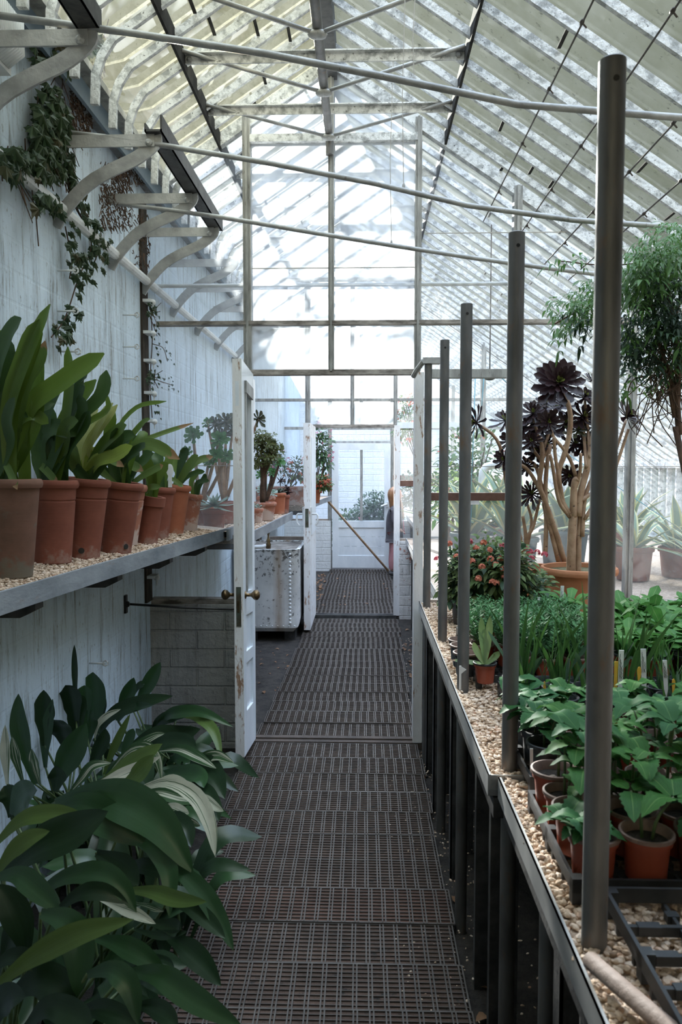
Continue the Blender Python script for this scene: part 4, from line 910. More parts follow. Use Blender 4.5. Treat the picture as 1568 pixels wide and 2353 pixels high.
b = MB(); p = atY(391, 1110, 3.58); b.bb(p-V((.009, .001, .02)), p+V((.009, .001, .06))); b.ell(p+V((0, 0, .06)), (.017, .0015, .03), 8)
tag(b.build('plant_label', M['tagw'], smooth='auto', loc=p), 'white oval-headed plant label standing among the small pots on the left shelf', 'plant label')
# ------------------------------------------------------------------ broad-leaved plants on the floor, left
def z1(x, y): return (x/2.345, 1350+y/2.345)
AL = [  # plant, points, width, mat, Y base, Y tip
 ('A', [(160, 700), (172, 520), (176, 400), (172, 305)], 36, 1, 3.0, 3.0), ('A', [(290, 760), (270, 640), (240, 560), (200, 525)], 120, 1, 3.0, 2.9), ('A', [(330, 760), (330, 640), (320, 560), (300, 525)], 90, 0, 3.1, 3.1),
 ('A', [(130, 850), (120, 720), (90, 640), (55, 550)], 120, 1, 2.7, 2.7), ('A', [(190, 1060), (130, 860), (70, 720), (0, 570)], 105, 0, 2.5, 2.5), ('A', [(130, 1070), (95, 950), (80, 880), (65, 800)], 55, 2, 2.4, 2.4),
 ('A', [(240, 970), (245, 850), (262, 720), (285, 600)], 72, 0, 2.7, 2.7), ('A', [(215, 1060), (195, 980), (185, 930), (172, 870)], 65, 2, 2.45, 2.4), ('A', [(40, 1060), (30, 950), (15, 850), (0, 740)], 60, 4, 2.4, 2.4), ('A', [(200, 900), (230, 700), (280, 600), (300, 570)], 120, 1, 3.0, 3.0),
 ('A', [(380, 720), (400, 660), (420, 600), (430, 560)], 60, 1, 3.3, 3.3), ('A', [(360, 880), (340, 790), (310, 740), (280, 710)], 130, 1, 2.8, 2.7),
 ('B', [(520, 780), (490, 660), (450, 540), (434, 455)], 155, 0, 3.2, 3.2), ('B', [(635, 720), (670, 620), (705, 550), (722, 485)], 88, 0, 3.3, 3.3), ('B', [(730, 640), (780, 560), (830, 470), (866, 402)], 82, 0, 3.5, 3.5),
 ('B', [(500, 830), (600, 690), (760, 620), (932, 584)], 86, 1, 3.2, 3.2), ('B', [(510, 812), (530, 740), (580, 690), (652, 655)], 40, 4, 3.1, 3.1), ('B', [(640, 720), (700, 650), (760, 640), (830, 632)], 46, 0, 3.3, 3.1), ('B', [(470, 850), (480, 760), (480, 700), (500, 660)], 100, 0, 3.1, 3.1), ('B', [(700, 620), (740, 540), (770, 520), (780, 520)], 40, 1, 3.5, 3.5),
 ('C', [(830, 790), (890, 700), (960, 672), (1090, 672), (1258, 752)], 70, 0, 3.4, 3.2), ('C', [(960, 690), (1060, 700), (1150, 770), (1196, 925)], 62, 3, 3.35, 3.1), ('C', [(700, 860), (820, 800), (960, 795), (1082, 762)], 110, 1, 3.3, 3.3), ('C', [(850, 880), (960, 870), (1060, 910), (1166, 975)], 66, 2, 3.1, 2.9),
 ('C', [(1010, 930), (1080, 920), (1170, 905), (1262, 945)], 62, 2, 3.05, 2.9), ('C', [(960, 930), (1060, 940), (1150, 1010), (1212, 1140)], 140, 1, 3.1, 2.8), ('C', [(820, 780), (860, 720), (950, 690), (1000, 700)], 70, 1, 3.4, 3.3), ('C', [(880, 1000), (980, 1000), (1070, 1020), (1100, 1080)], 110, 0, 3.0, 2.8),
 ('C', [(1000, 1050), (1100, 1080), (1160, 1180), (1180, 1260)], 80, 1, 2.9, 2.7), ('C', [(1020, 1100), (1100, 1130), (1160, 1180), (1206, 1206)], 50, 4, 2.85, 2.7), ('C', [(900, 950), (950, 920), (1000, 940), (990, 960)], 60, 0, 3.1, 3.0), ('C', [(760, 900), (870, 830), (1000, 830), (1060, 860)], 90, 1, 3.2, 3.1),
 ('D', [(300, 1080), (350, 960), (410, 850), (466, 730)], 150, 0, 2.6, 2.6), ('D', [(300, 1100), (310, 1040), (310, 1010), (300, 960)], 110, 1, 2.5, 2.5), ('D', [(500, 1090), (640, 1000), (760, 920), (876, 842)], 110, 3, 2.6, 2.6), ('D', [(560, 1010), (600, 900), (650, 790), (702, 680)], 46, 3, 2.9, 2.9),
 ('D', [(560, 1040), (680, 890), (780, 855), (850, 920), (872, 1040)], 60, 2, 2.7, 2.6), ('D', [(470, 1090), (600, 1030), (740, 970), (868, 910)], 64, 4, 2.55, 2.6), ('D', [(380, 1100), (440, 1030), (500, 960), (600, 945)], 60, 2, 2.6, 2.6), ('D', [(620, 1090), (720, 1030), (780, 960), (830, 900)], 95, 3, 2.5, 2.5), ('D', [(480, 990), (520, 900), (560, 820), (570, 760)], 80, 1, 2.9, 2.9), ('D', [(650, 960), (680, 860), (710, 790), (720, 760)], 60, 0, 2.9, 2.9),
 ('D', [(620, 1000), (660, 920), (720, 860), (830, 800), (890, 785)], 46, 2, 2.9, 2.9),
 ('E', [(740, 1090), (900, 1050), (1050, 1120), (1130, 1270), (1160, 1450)], 92, 4, 2.4, 2.25), ('E', [(760, 1120), (860, 1100), (980, 1130), (1096, 1152)], 90, 2, 2.45, 2.4), ('E', [(800, 1090), (900, 1040), (980, 1060), (1010, 1090)], 70, 4, 2.5, 2.45), ('E', [(840, 1200), (920, 1180), (980, 1200), (1020, 1220)], 50, 4, 2.4, 2.35), ('E', [(860, 1250), (960, 1240), (1040, 1270), (1080, 1285)], 46, 2, 2.35, 2.3), ('E', [(800, 1300), (920, 1250), (1000, 1300), (1030, 1400)], 110, 1, 2.3, 2.2), ('E', [(740, 1380), (820, 1420), (900, 1440), (940, 1480)], 70, 1, 2.2, 2.1),
 ('F', [(300, 1170), (500, 1120), (690, 1160), (870, 1280), (1045, 1545)], 235, 0, 1.95, 1.8), ('F', [(320, 1200), (440, 1180), (600, 1260), (790, 1390)], 200, 0, 1.9, 1.85), ('F', [(640, 1330), (800, 1370), (910, 1520), (912, 1780)], 115, 0, 1.9, 1.75), ('F', [(70, 1230), (110, 1150), (150, 1110), (200, 1090)], 170, 0, 2.1, 2.0), ('F', [(60, 1240), (60, 1150), (40, 1100), (20, 1070)], 120, 1, 2.1, 2.1),
 ('F', [(850, 1540), (960, 1530), (1090, 1640), (1190, 1800), (1260, 1958)], 110, 0, 1.85, 1.7), ('F', [(660, 1630), (820, 1640), (960, 1680), (1116, 1694)], 90, 3, 1.8, 1.7), ('F', [(900, 1700), (1020, 1720), (1130, 1800), (1216, 1892)], 92, 1, 1.8, 1.7), ('F', [(520, 1430), (620, 1480), (690, 1540), (750, 1600)], 150, 1, 1.85, 1.8), ('F', [(540, 1680), (640, 1720), (740, 1760), (840, 1812)], 66, 4, 1.75, 1.7), ('F', [(700, 1700), (780, 1710), (840, 1730), (886, 1745)], 34, 2, 1.8, 1.75), ('F', [(720, 1840), (830, 1870), (920, 1870), (1012, 1852)], 52, 1, 1.75, 1.7), ('F', [(620, 1560), (740, 1500), (860, 1520), (940, 1560)], 90, 1, 1.9, 1.8), ('F', [(880, 1860), (990, 1930), (1090, 2020), (1192, 2148)], 130, 1, 1.75, 1.65),
 ('F', [(780, 1800), (900, 1820), (960, 1840), (970, 1850)], 90, 1, 1.75, 1.7), ('F', [(720, 2010), (800, 1990), (900, 2010), (940, 2050)], 40, 1, 1.7, 1.65),
 ('G', [(-40, 1400), (120, 1250), (300, 1215), (470, 1235)], 100, 3, 1.75, 1.75), ('G', [(20, 1560), (200, 1400), (400, 1310), (582, 1205)], 215, 1, 1.7, 1.7), ('G', [(-30, 1560), (60, 1430), (160, 1350), (268, 1312)], 100, 3, 1.65, 1.65), ('G', [(-20, 1560), (100, 1550), (220, 1640), (326, 1748)], 130, 0, 1.55, 1.5), ('G', [(170, 1680), (350, 1560), (540, 1540), (660, 1620), (736, 1752)], 130, 0, 1.65, 1.6), ('G', [(300, 1745), (430, 1650), (560, 1640), (692, 1702)], 100, 1, 1.6, 1.6), ('G', [(140, 2000), (120, 1850), (60, 1700), (-20, 1600)], 170, 1, 1.55, 1.55),
 ('G', [(220, 1755), (360, 1800), (430, 1960), (414, 2208)], 185, 0, 1.5, 1.45), ('G', [(20, 1990), (60, 1900), (100, 1850), (80, 1760)], 160, 1, 1.6, 1.6),
 ('H', [(-40, 2160), (180, 1990), (430, 1860), (722, 1788)], 135, 3, 1.45, 1.45), ('H', [(470, 2085), (600, 2060), (700, 2150), (745, 2360)], 130, 0, 1.45, 1.4), ('H', [(680, 2070), (860, 2090), (1060, 2220), (1310, 2370)], 150, 0, 1.5, 1.4), ('H', [(510, 1890), (640, 1920), (770, 1980), (892, 2072)], 120, 0, 1.55, 1.5), ('H', [(60, 2200), (200, 2120), (320, 2150), (400, 2260)], 200, 1, 1.5, 1.45), ('H', [(-40, 2060), (60, 1990), (180, 2010), (300, 2070)], 110, 1, 1.5, 1.5), ('H', [(400, 2300), (520, 2270), (640, 2300), (800, 2380)], 120, 1, 1.5, 1.45), ('H', [(520, 2080), (600, 2000), (660, 1970), (690, 1930)], 80, 0, 1.55, 1.55), ('H', [(720, 2250), (820, 2260), (900, 2300), (960, 2370)], 110, 1, 1.5, 1.45), ('H', [(140, 2370), (260, 2260), (420, 2300), (500, 2370)], 150, 1, 1.45, 1.4), ('H', [(-30, 2370), (0, 2260), (60, 2200), (140, 2200)], 160, 1, 1.45, 1.4), ('H', [(640, 2180), (760, 2100), (840, 2130), (880, 2200)], 90, 1, 1.6, 1.5)]
APL = {'A': ((-1.02, 2.75), 'broad dark-leaved floor plant against the left wall below the shelf'), 'B': ((-.98, 3.3), 'broad-leaved floor plant with tall upright blades at the left wall corner'), 'C': ((-.82, 3.2), 'arching broad-leaved floor plant nearest the open first door'),
       'D': ((-.86, 2.75), 'cream-striped broad-leaved floor plant in the middle of the left clump'), 'E': ((-.66, 2.4), 'floor plant with a drooping cream and green striped leaf beside the walkway'), 'F': ((-.74, 1.98), 'large glossy broad-leaved floor plant leaning over the walkway edge'),
       'G': ((-.86, 1.72), 'dark broad-leaved floor plant at the left edge of the view'), 'H': ((-.82, 1.5), 'broad-leaved floor plant nearest the viewer at bottom left')}
AT = {}
for k, ((x, y), lab) in APL.items():
    AT[k] = (thing('broad_leaved_plant', lab, 'plant', (x, y, -.035), 'broad-leaved plants on the floor'), MB(), MB())
for k, pts, w, mt, ya, yb in AL:
    t, mb, st = AT[k]; n = len(pts); P = []
    for i, q in enumerate(pts): px, py = z1(*q); P.append(atY(px, py, ya+(yb-ya)*i/(n-1)))
    for p in P: p.x = max(p.x, LX+.03); p.z = max(p.z, .03)
    W = w/2.345*(ya+yb)/2/FPX
    mb.leaf(P, W, 'blade', (R.uniform(-.15, .35), -1, .55), 16, .22, .012, mt, 3)
    rt = V(APL[k][0]+(-.04,)); root = rt+V((R.uniform(-.12, .12), R.uniform(-.12, .12), 0)); root.x = max(root.x, LX+.04)
    m = (root+P[0])/2+V((0, .02, .06)); m.x = max(m.x, LX+.03)
    st.tube(spl([root, m, P[0]], 5), [.006, .005, .005, .0045, .004, .0035], 6)
for k, (t, mb, st) in AT.items():   # a few inner dark leaves that fill each clump
    x, y = APL[k][0]
    for q in range(18):
        a = R.uniform(0, 2*pi); l = R.uniform(.22, .42); r0 = R.uniform(.02, .1)
        p0 = V((x+r0*math.cos(a), y+r0*math.sin(a), .0)); p1 = p0+V((math.cos(a)*l*.35, math.sin(a)*l*.35, l*.75)); p2 = p0+V((math.cos(a)*l*.8, math.sin(a)*l*.8, l*R.uniform(.45, .95)))
        for p in (p0, p1, p2): p.x = max(p.x, LX+.03)
        if k in 'GH': p1.z *= .75; p2.z *= .7
        mb.leaf([p0, p1, p2], R.uniform(.05, .085), 'blade', (math.cos(a)*-.4, -.6, 1), 10, .2, .01, 1 if R.random() < .75 else 0)
    mb.build('foliage', [M['as0'], M['as1'], M['as2'], M['as3'], M['as4']], t, smooth=True); st.build('leaf_stalks', M['stalk'], t, smooth=True)
# ------------------------------------------------------------------ ivy on the left wall
def ivyleaf(mb, p, nrm, up, s, m=0):
    nrm = V(nrm).normalized(); sd = V(up).cross(nrm).normalized(); u = nrm.cross(sd)
    sh = [(0, -.15), (.28, -.42), (.55, -.05), (.32, .12), (.42, .42), (.14, .38), (0, .95), (-.14, .38), (-.42, .42), (-.32, .12), (-.55, -.05), (-.28, -.42)]
    vs = [V(p)+nrm*.012*s/.04]+[V(p)+sd*(a*s)+u*(b2*s)+nrm*(R.uniform(-.1, .02)*s) for a, b2 in sh]
    mb.add(vs, [(0, 1+i, 1+(i+1) % 12) for i in range(12)], m, [(.5, .3)]+[(.5+a*.5, .5+b2*.5) for a, b2 in sh])
def ivy(lab, strands, blobs, loc):
    t = thing('climbing_ivy', lab, 'ivy', loc); mb = MB(); st = MB()
    for pts, n, s in strands:
        P = spl([atX(x, y, LX+.025) for x, y in pts], 24); st.tube(P, .0028, 5)
        for i in range(n):
            p = P[R.randrange(len(P))]+V((R.uniform(0, .05), R.uniform(-.05, .05), R.uniform(-.04, .03)))
            ivyleaf(mb, p, V((1, -.55, .35))+rv(.5), V((R.uniform(-.4, .4), R.uniform(-.7, .7), -1)), s*R.uniform(.6, 1.2), 1 if R.random() < .12 else 0)
    for cx, cy, rx, ry, n, s in blobs:
        for i in range(n):
            a = R.random()*6.283; q = R.random()**.5
            p = atX(cx+rx*q*math.cos(a), cy+ry*q*math.sin(a), LX+R.uniform(.02, .09))
            ivyleaf(mb, p, V((1, -.6, .35))+rv(.6), V((R.uniform(-.5, .5), R.uniform(-.8, .8), -1)), s*R.uniform(.6, 1.25), 1 if R.random() < .1 else 0)
        for i in range(n//3):
            p = atX(cx+rx*R.uniform(-1, 1), cy+ry*R.uniform(-1, 1), LX+.02); st.tube([p, p+V((.03, R.uniform(-.1, .1), R.uniform(-.15, .1)))], .0022, 4)
    st.build('stem', M['twig'], t); mb.build('leaves', [M['ivy'], M['ivyd']], t)
ivy('hanging strand of ivy trailing down the left wall from the eaves', [([(105, 220), (130, 330), (170, 460), (210, 560), (180, 640), (150, 730), (118, 775)], 60, .040), ([(150, 400), (175, 480), (225, 560), (215, 610)], 34, .04), ([(150, 520), (165, 600), (160, 640)], 22, .038)],
    [(110, 270), ][0:0]+[(115, 300, 42, 110, 150, .055), (130, 130, 60, 40, 50, .05), (105, 380, 60, 40, 40, .045)], (LX, 2.9, 2.5))
ivy('clump of small dark ivy near the wall pipe at the left edge', [([(0, 345), (25, 385), (70, 400)], 12, .045), ([(80, 390), (110, 470), (125, 480)], 12, .045)], [(30, 375, 32, 34, 40, .05), (95, 470, 25, 25, 16, .045)], (LX, 2.5, 2.45))
ivy('small spray of ivy hanging under the roof glass beside the nearest bracket', [([(190, 60), (215, 100), (235, 125)], 8, .04)], [(215, 105, 25, 25, 34, .045)], (LX, 2.7, 2.9))
ivy('thin creeper with tiny leaves growing in the damp gap by the glass screen', [([(345, 690), (350, 780), (345, 880), (350, 960)], 40, .018), ([(350, 790), (375, 800), (385, 830)], 14, .014), ([(350, 870), (380, 880), (395, 885)], 14, .014)], [(347, 715, 12, 20, 22, .02), (347, 870, 12, 20, 22, .02)], (LX, 4.1, 1.8))
t = thing('dead_ivy', 'brown dead ivy roots and litter clinging below the left eaves', 'dead ivy', (LX, 3.6, 2.7)); b = MB()
for cx, cy, rx, ry, n in ((185, 250, 25, 55, 260), (265, 450, 35, 75, 420), (300, 395, 35, 30, 160), (215, 180, 20, 30, 80), (325, 560, 20, 70, 120)):
    for i in range(n):
        p = atX(cx+rx*R.uniform(-1, 1), cy+ry*R.uniform(-1, 1), LX+R.uniform(.005, .045)); d = rv(.03); d.x = abs(d.x)*.5; d.z -= .012
        b.tube([p, p+d], [.003, .0015], 4, cap=False)
b.build('litter', M['twig'], t, kind='stuff')
# ------------------------------------------------------------------ seedlings on the right bench
def plasticpot(t, h=.085, rt=.046, rb=.035, mat='plpot', rim='plrim', cmp=True):
    b = MB(); b.lathe([(rb-.003, 0), (rb, .003), (rt-.006, h*.78), (rt-.002, h*.80), (rt-.001, h-.006)], 26, top=False); p = b.build('pot', M[mat], t, smooth='auto')
    b = MB(); b.lathe([(rt-.001, h-.007), (rt+.002, h-.006), (rt+.002, h), (rt-.002, h+.001), (rt-.004, h-.002), (rt-.008, h-.02)], 26, top=False, bot=False); b.build('rim', M[rim], t, smooth='auto')
    b = MB(); b.lathe([(1e-5, h-.014), (rt-.006, h-.017)], 18); b.build('compost', M['compost'], t)
def seedling(seed, tall, mat):
    global R
    old = R; R = random.Random(seed); mb = MB(); st = MB(); z0 = .07
    for s in range(R.choice((1, 2, 2))):
        a = R.uniform(0, 6.28); top = V((math.cos(a)*R.uniform(.01, .05), math.sin(a)*R.uniform(.01, .05), z0+tall*R.uniform(.75, 1.1)))
        st.tube(spl([V((math.cos(a)*.008, math.sin(a)*.008, z0-.01)), V((top.x*.4, top.y*.4, z0+tall*.5)), top], 5), [.0035, .003, .003, .0028, .0025, .002], 6)
        for lv in range(R.choice((1, 2))):
            c = top.lerp(V((0, 0, z0)), lv*.42); n = R.choice((3, 4, 5)); a0 = R.uniform(0, 6.28)
            for k in range(n):
                an = a0+2*pi*k/n+R.uniform(-.25, .25); l = R.uniform(.052, .088)*(1-.25*lv); d = V((math.cos(an), math.sin(an), 0)); up = R.uniform(-.05, .45)
                e = c+d*.006; mb.leaf([e, e+d*(l*.5)+V((0, 0, l*up*.6)), e+d*l+V((0, 0, l*(up*.5-.22)))], l*R.uniform(.52, .68), 'ovate', (0, 0, 1), 15, .16, .02, 0, 2, .09)
    R = old; return mb, st
protos = []
def reg(name, lab, cat, loc, group, parts):
    t = thing(name, lab, cat, (0, 0, 0), group); parts(t); t.location = loc; return t
HP = []
for v in range(8):
    def mk(t, v=v):
        plasticpot(t); mb, st = seedling(30+v, (.09, .12, .15, .17, .11, .14, .035, .08)[v], 'he'); mb.build('leaves', M['he' if v % 3 else 'he2'], t, smooth=True); st.build('stem', M['stalk'], t, smooth=True)
    HP.append(mk)
made = {}
def put(kind, mk, name, lab, cat, loc, group, rz=0., sc_=1.):
    if kind not in made:
        t = reg(name, lab, cat, loc, group, mk); made[kind] = t
    else: t = copy_tree(made[kind], loc, label=lab)
    t.location = loc; t.rotation_euler = (0, 0, rz); t.scale = (sc_,)*3
    return t
TRZ = BZ+.002
def tray_mesh(w, l, empty=False):
    b = MB(); h = .045
    for x0, x1, y0, y1 in ((-w/2, -w/2+.006, -l/2, l/2), (w/2-.006, w/2, -l/2, l/2), (-w/2, w/2, -l/2, -l/2+.006), (-w/2, w/2, l/2-.006, l/2)):
        b.bb((x0, y0, h*.45), (x1, y1, h))
    for x in (-w/2, w/2-.02):
        for y in (-l/2, 0, l/2-.02): b.bb((x, y, 0), (x+.02, y+.02, h))
    nx, ny = 4, 5
    for i in range(1, nx):
        x = -w/2+w*i/nx; b.bb((x-.003, -l/2, .008), (x+.003, l/2, .02))
        for j in range(ny): b.bb((x-.010, -l/2+l*(j+.5)/ny-.008, .008), (x+.010, -l/2+l*(j+.5)/ny+.008, .021))
    for j in range(1, ny):
        y = -l/2+l*j/ny; b.bb((-w/2, y-.004, .006), (w/2, y+.004, .022))
        for i in range(nx): b.bb((-w/2+w*(i+.5)/nx-.018, y-.008, .010), (-w/2+w*(i+.5)/nx+.018, y+.008, .024))
    return b
trm = None
TR = [(.60, 1.075, .0, 'empty black plastic carry tray at the bottom right on the gravel'), (.555, 1.455, 0, 'black carry tray holding the nearest orange seedling pots'), (.575, 1.885, 0, 'black carry tray of toothed-leaf seedlings by the second post'),
      (.635, 2.30, 0, 'black carry tray under the grassy seedlings behind the second post'), (.575, 2.72, 0, 'black carry tray under the front of the fine-leaved herbs'), (.60, 3.14, 0, 'black carry tray under the rear of the fine-leaved herbs'),
      (1.0, 1.885, 0, 'black carry tray right of the second seedling tray'), (1.06, 2.30, 0, 'black carry tray under the grassy seedlings at the right edge'), (1.02, 2.72, 0, 'black carry tray of pale green rosette seedlings'), (1.06, 3.14, 0, 'rear black carry tray of pale green rosette seedlings')]
for x, y, rz, lb in TR:
    if trm is None: o = trm = tray_mesh(.40, .36).build('carry_tray', M['blk'])
    else: o = trm.copy(); COL.objects.link(o)
    o.location = (x, y, TRZ); o.rotation_euler = (0, 0, rz); tag(o, lb, 'tray', 'black carry trays')
PZ = TRZ+.020
def grid(x0, y0, nx, ny, dx, dy): return [(i, j, x0+dx*i+R.uniform(-.004, .004), y0+dy*j+R.uniform(-.004, .004)) for j in range(ny) for i in range(nx)]
for i, j, x, y in grid(.405, 1.33, 4, 4, .0975, .088):
    if i == 3 and j < 1: continue
    v = R.randrange(6) if j else (6, 7, 6, 7)[i]; put('H%d' % v, HP[v], 'potted_seedling', 'toothed-leaf seedling in orange pot, nearest tray, %s row from viewer, %s from aisle' % (ORD[j+1], ORD[i+1]), 'potted seedling', (x, y, PZ), 'toothed-leaf seedlings in orange-brown pots', R.random()*6, R.uniform(.94, 1.06))
def blackpot(t):
    plasticpot(t, .085, .046, .036, 'blk', 'blk'); mb, st = seedling(77, .09, 'he'); mb.build('leaves', M['he2'], t, smooth=True); st.build('stem', M['stalk'], t, smooth=True)
for i, j, x, y in grid(.425, 1.76, 4, 4, .0975, .088):
    lab = 'toothed-leaf seedling, second tray from the viewer, %s row, %s from aisle' % (ORD[j+1], ORD[i+1])
    if i == 0 and j < 3: put('HB', blackpot, 'potted_seedling', 'black-potted '+lab, 'potted seedling', (x, y, PZ), 'toothed-leaf seedlings in black pots', R.random()*6)
    else: v = R.choice((0, 1, 4)); put('H%d' % v, HP[v], 'potted_seedling', 'orange-potted '+lab, 'potted seedling', (x, y, PZ), None, R.random()*6, R.uniform(.74, .92))
for i, j, x, y in grid(.845, 1.76, 4, 4, .0975, .088):
    if x > .95 and y < 1.8: continue
    v = R.choice((0, 1, 4, 5)); put('H%d' % v, HP[v], 'potted_seedling', 'toothed-leaf seedling in right-edge tray, %s row from the viewer, %s from its aisle side' % (ORD[j+1], ORD[i+1]), 'potted seedling', (x, y, PZ), None, R.random()*6, R.uniform(.74, .92))
def grassy(seed):
    def mk(t):
        global R
        old = R; R = random.Random(seed); plasticpot(t, .07, .042, .034, 'blk', 'blk'); mb = MB()
        for k in range(6):
            a = R.uniform(0, 6.28); d = V((math.cos(a), math.sin(a), 0)); l = R.uniform(.14, .30); lean = R.uniform(.05, .45); p = V((d.x*.015, d.y*.015, .05))
            mb.leaf([p, p+d*(l*lean*.35)+V((0, 0, l*.55)), p+d*(l*lean)+V((0, 0, l*.97))], R.uniform(.008, .015), 'grass', (d.y, -d.x, .3) if k % 2 else (0, -1, 0), 7, .3, 0, 0, 1)
        for k in range(2):
            a = R.uniform(0, 6.28); d = V((math.cos(a), math.sin(a), 0)); l = R.uniform(.12, .20); p = V((d.x*.01, d.y*.01, .05))
            mb.leaf([p, p+d*(l*.2)+V((0, 0, l*.5)), p+d*(l*.5)+V((0, 0, l*.95))], R.uniform(.016, .022), 'spat', (0, -1, .3), 7, .15, 0, 1, 2)
        mb.build('blades', [M['gs'], M['fold']], t, smooth=True); R = old
    return mk
for i, j, x, y in grid(.475, 2.17, 4, 4, .095, .088):
    if j == 3: continue
    v = R.randrange(3); put('G%d' % v, grassy(90+v), 'potted_grass', 'grassy-leaved seedling in black pot behind second post, %s row, %s from aisle' % (ORD[j+1], ORD[i+1]), 'potted seedling', (x, y, PZ), 'grassy-leaved seedlings', R.random()*6, R.uniform(.9, 1.1))
for i, j, x, y in grid(.90, 2.17, 4, 4, .095, .088):
    v = R.randrange(3); put('G%d' % v, None, 'potted_grass', 'grassy-leaved seedling in right-hand tray by white labels, %s row, %s from aisle side' % (ORD[j+1], ORD[i+1]), 'potted seedling', (x, y, PZ), None, R.random()*6, R.uniform(.6, .85))
def herb(seed):
    def mk(t):
        global R
        old = R; R = random.Random(seed); plasticpot(t, .08, .045, .035); mb = MB(); st = MB()
        for k in range(15):
            a = R.uniform(0, 6.28); rr_ = R.uniform(.005, .03); l = R.uniform(.08, .15); d = V((math.cos(a), math.sin(a), 0)); p0 = d*rr_+V((0, 0, .06)); p1 = p0+d*(l*R.uniform(.1, .5))+V((0, 0, l))
            st.tube([p0, p1], [.0014, .0008], 4, cap=False)
            for q in range(9):
                f = .25+.75*q/8
                for sgn in (0, 1, 2):
                    an = q*1.4+sgn*2.1+R.uniform(-.3, .3); ll = R.uniform(.018, .030)*(1.15-.35*f); e = p0.lerp(p1, f); dd = V((math.cos(an), math.sin(an), R.uniform(.2, .9)))
                    mb.leaf([e, e+dd*ll], ll*.42, 'ovate', (0, 0, 1), 3, .2, 0, 0, 1)
        mb.build('leaves', M['hb'], t); st.build('stems', M['stalk'], t); R = old
    return mk
for i, j, x, y in grid(.43, 2.59, 4, 4, .0965, .09):
    if i == 0 and j < 2: continue
    v = R.randrange(3); put('B%d' % v, herb(120+v), 'potted_herb', 'fine-leaved herb in orange pot, front herb tray, %s row, %s from the aisle' % (ORD[j+1], ORD[i+1]), 'potted herb', (x, y, PZ), 'fine-leaved herbs in pots', R.random()*6, R.uniform(.9, 1.1))
for i, j, x, y in grid(.455, 3.01, 5, 4, .0965, .09):
    v = R.randrange(3); put('B%d' % v, None, 'potted_herb', 'fine-leaved herb in orange pot, rear herb tray, %s row, %s from the aisle' % (ORD[j+1], ORD[i+1]), 'potted herb', (x, y, PZ), None, R.random()*6, R.uniform(.72, .88))
def rosetteplant(seed, L, mat='lt', tint=None):
    def mk(t):
        global R
        old = R; R = random.Random(seed); plasticpot(t, .08, .046, .036, 'plpot' if seed % 2 else 'blk', 'blk'); mb = MB()
        for k in range(11):
            a = k*2.4+R.uniform(-.2, .2); d = V((math.cos(a), math.sin(a), 0)); l = L*R.uniform(.6, 1.1); e = .9-.055*k; p = d*.008+V((0, 0, .066))
            mb.leaf([p, p+d*(l*.35*(1-e*.3))+V((0, 0, l*.55)), p+d*(l*.75)+V((0, 0, l*(.75+.3*R.random()-.045*(11-k))))], l*.42, 'spat', (-d.x*.6, -d.y*.6-.2, 1), 8, .15, .03, 0, 2)
        mb.build('leaves', M[mat], t, smooth=True); R = old
    return mk
for i, j, x, y in grid(.90, 2.60, 4, 4, .1, .095):
    v = R.randrange(3); put('L%d' % v, rosetteplant(151+v, .13), 'potted_rosette', 'pale spoon-leaved seedling, front rosette tray on right, %s row, %s from aisle' % (ORD[j+1], ORD[i+1]), 'potted seedling', (x, y, PZ), 'pale green spoon-leaved seedlings', R.random()*6, R.uniform(.9, 1.15))
for i, j, x, y in grid(.96, 3.02, 5, 3, .105, .1):
    v = R.randrange(3); put('L%d' % v, None, 'potted_rosette', 'pale spoon-leaved seedling, rear rosette tray on right, %s row, %s from aisle' % (ORD[j+1], ORD[i+1]), 'potted seedling', (x, y, PZ), None, R.random()*6, R.uniform(.95, 1.2))
put('L2' if 'L2' in made else 'L0', None, 'potted_rosette', 'tall pale green spoon-leaved plant standing alone in front of the big clay tub', 'potted seedling', (.90, 3.36, BZ), None, 1.0, 1.25)
def yel(t):
    plasticpot(t, .08, .045, .035, 'plpot', 'blk'); mb = MB()
    for a, l, e, m in ((2.9, .15, .1, 1), (2.2, .13, .7, 0), (1.6, .18, 1.1, 0), (1.2, .17, 1.2, 0), (.3, .12, .5, 0), (4.2, .10, .3, 0), (5.3, .11, .6, 0)):
        d = V((math.cos(a), math.sin(a), 0)); p = V((0, 0, .066)); mb.leaf([p, p+d*(l*.4)+V((0, 0, l*e*.6)), p+d*(l*(.9 if e < .5 else .5))+V((0, 0, l*e*.9))], .030, 'lance', (0, -.5, 1), 8, .15, .03, m, 2)
    mb.build('leaves', [M['ln'], M['cl4']], t, smooth=True)
t = reg('potted_rosette', 'long-leaved seedling with one yellowing leaf, third post side of the bench', 'potted seedling', (.405, 2.55, PZ), None, yel); t.scale = (.85,)*3
for k, (x, y) in enumerate(((.40, 2.66), (.402, 2.77), (.405, 2.86))):
    t = put('E', lambda t: plasticpot(t, .08, .045, .035, 'blk', 'plrim'), 'empty_pot', 'empty black plant pot beside the third post, %s from the viewer' % ORD[k+1], 'plant pot', (x-.045, y-.02, PZ), 'empty black plant pots')
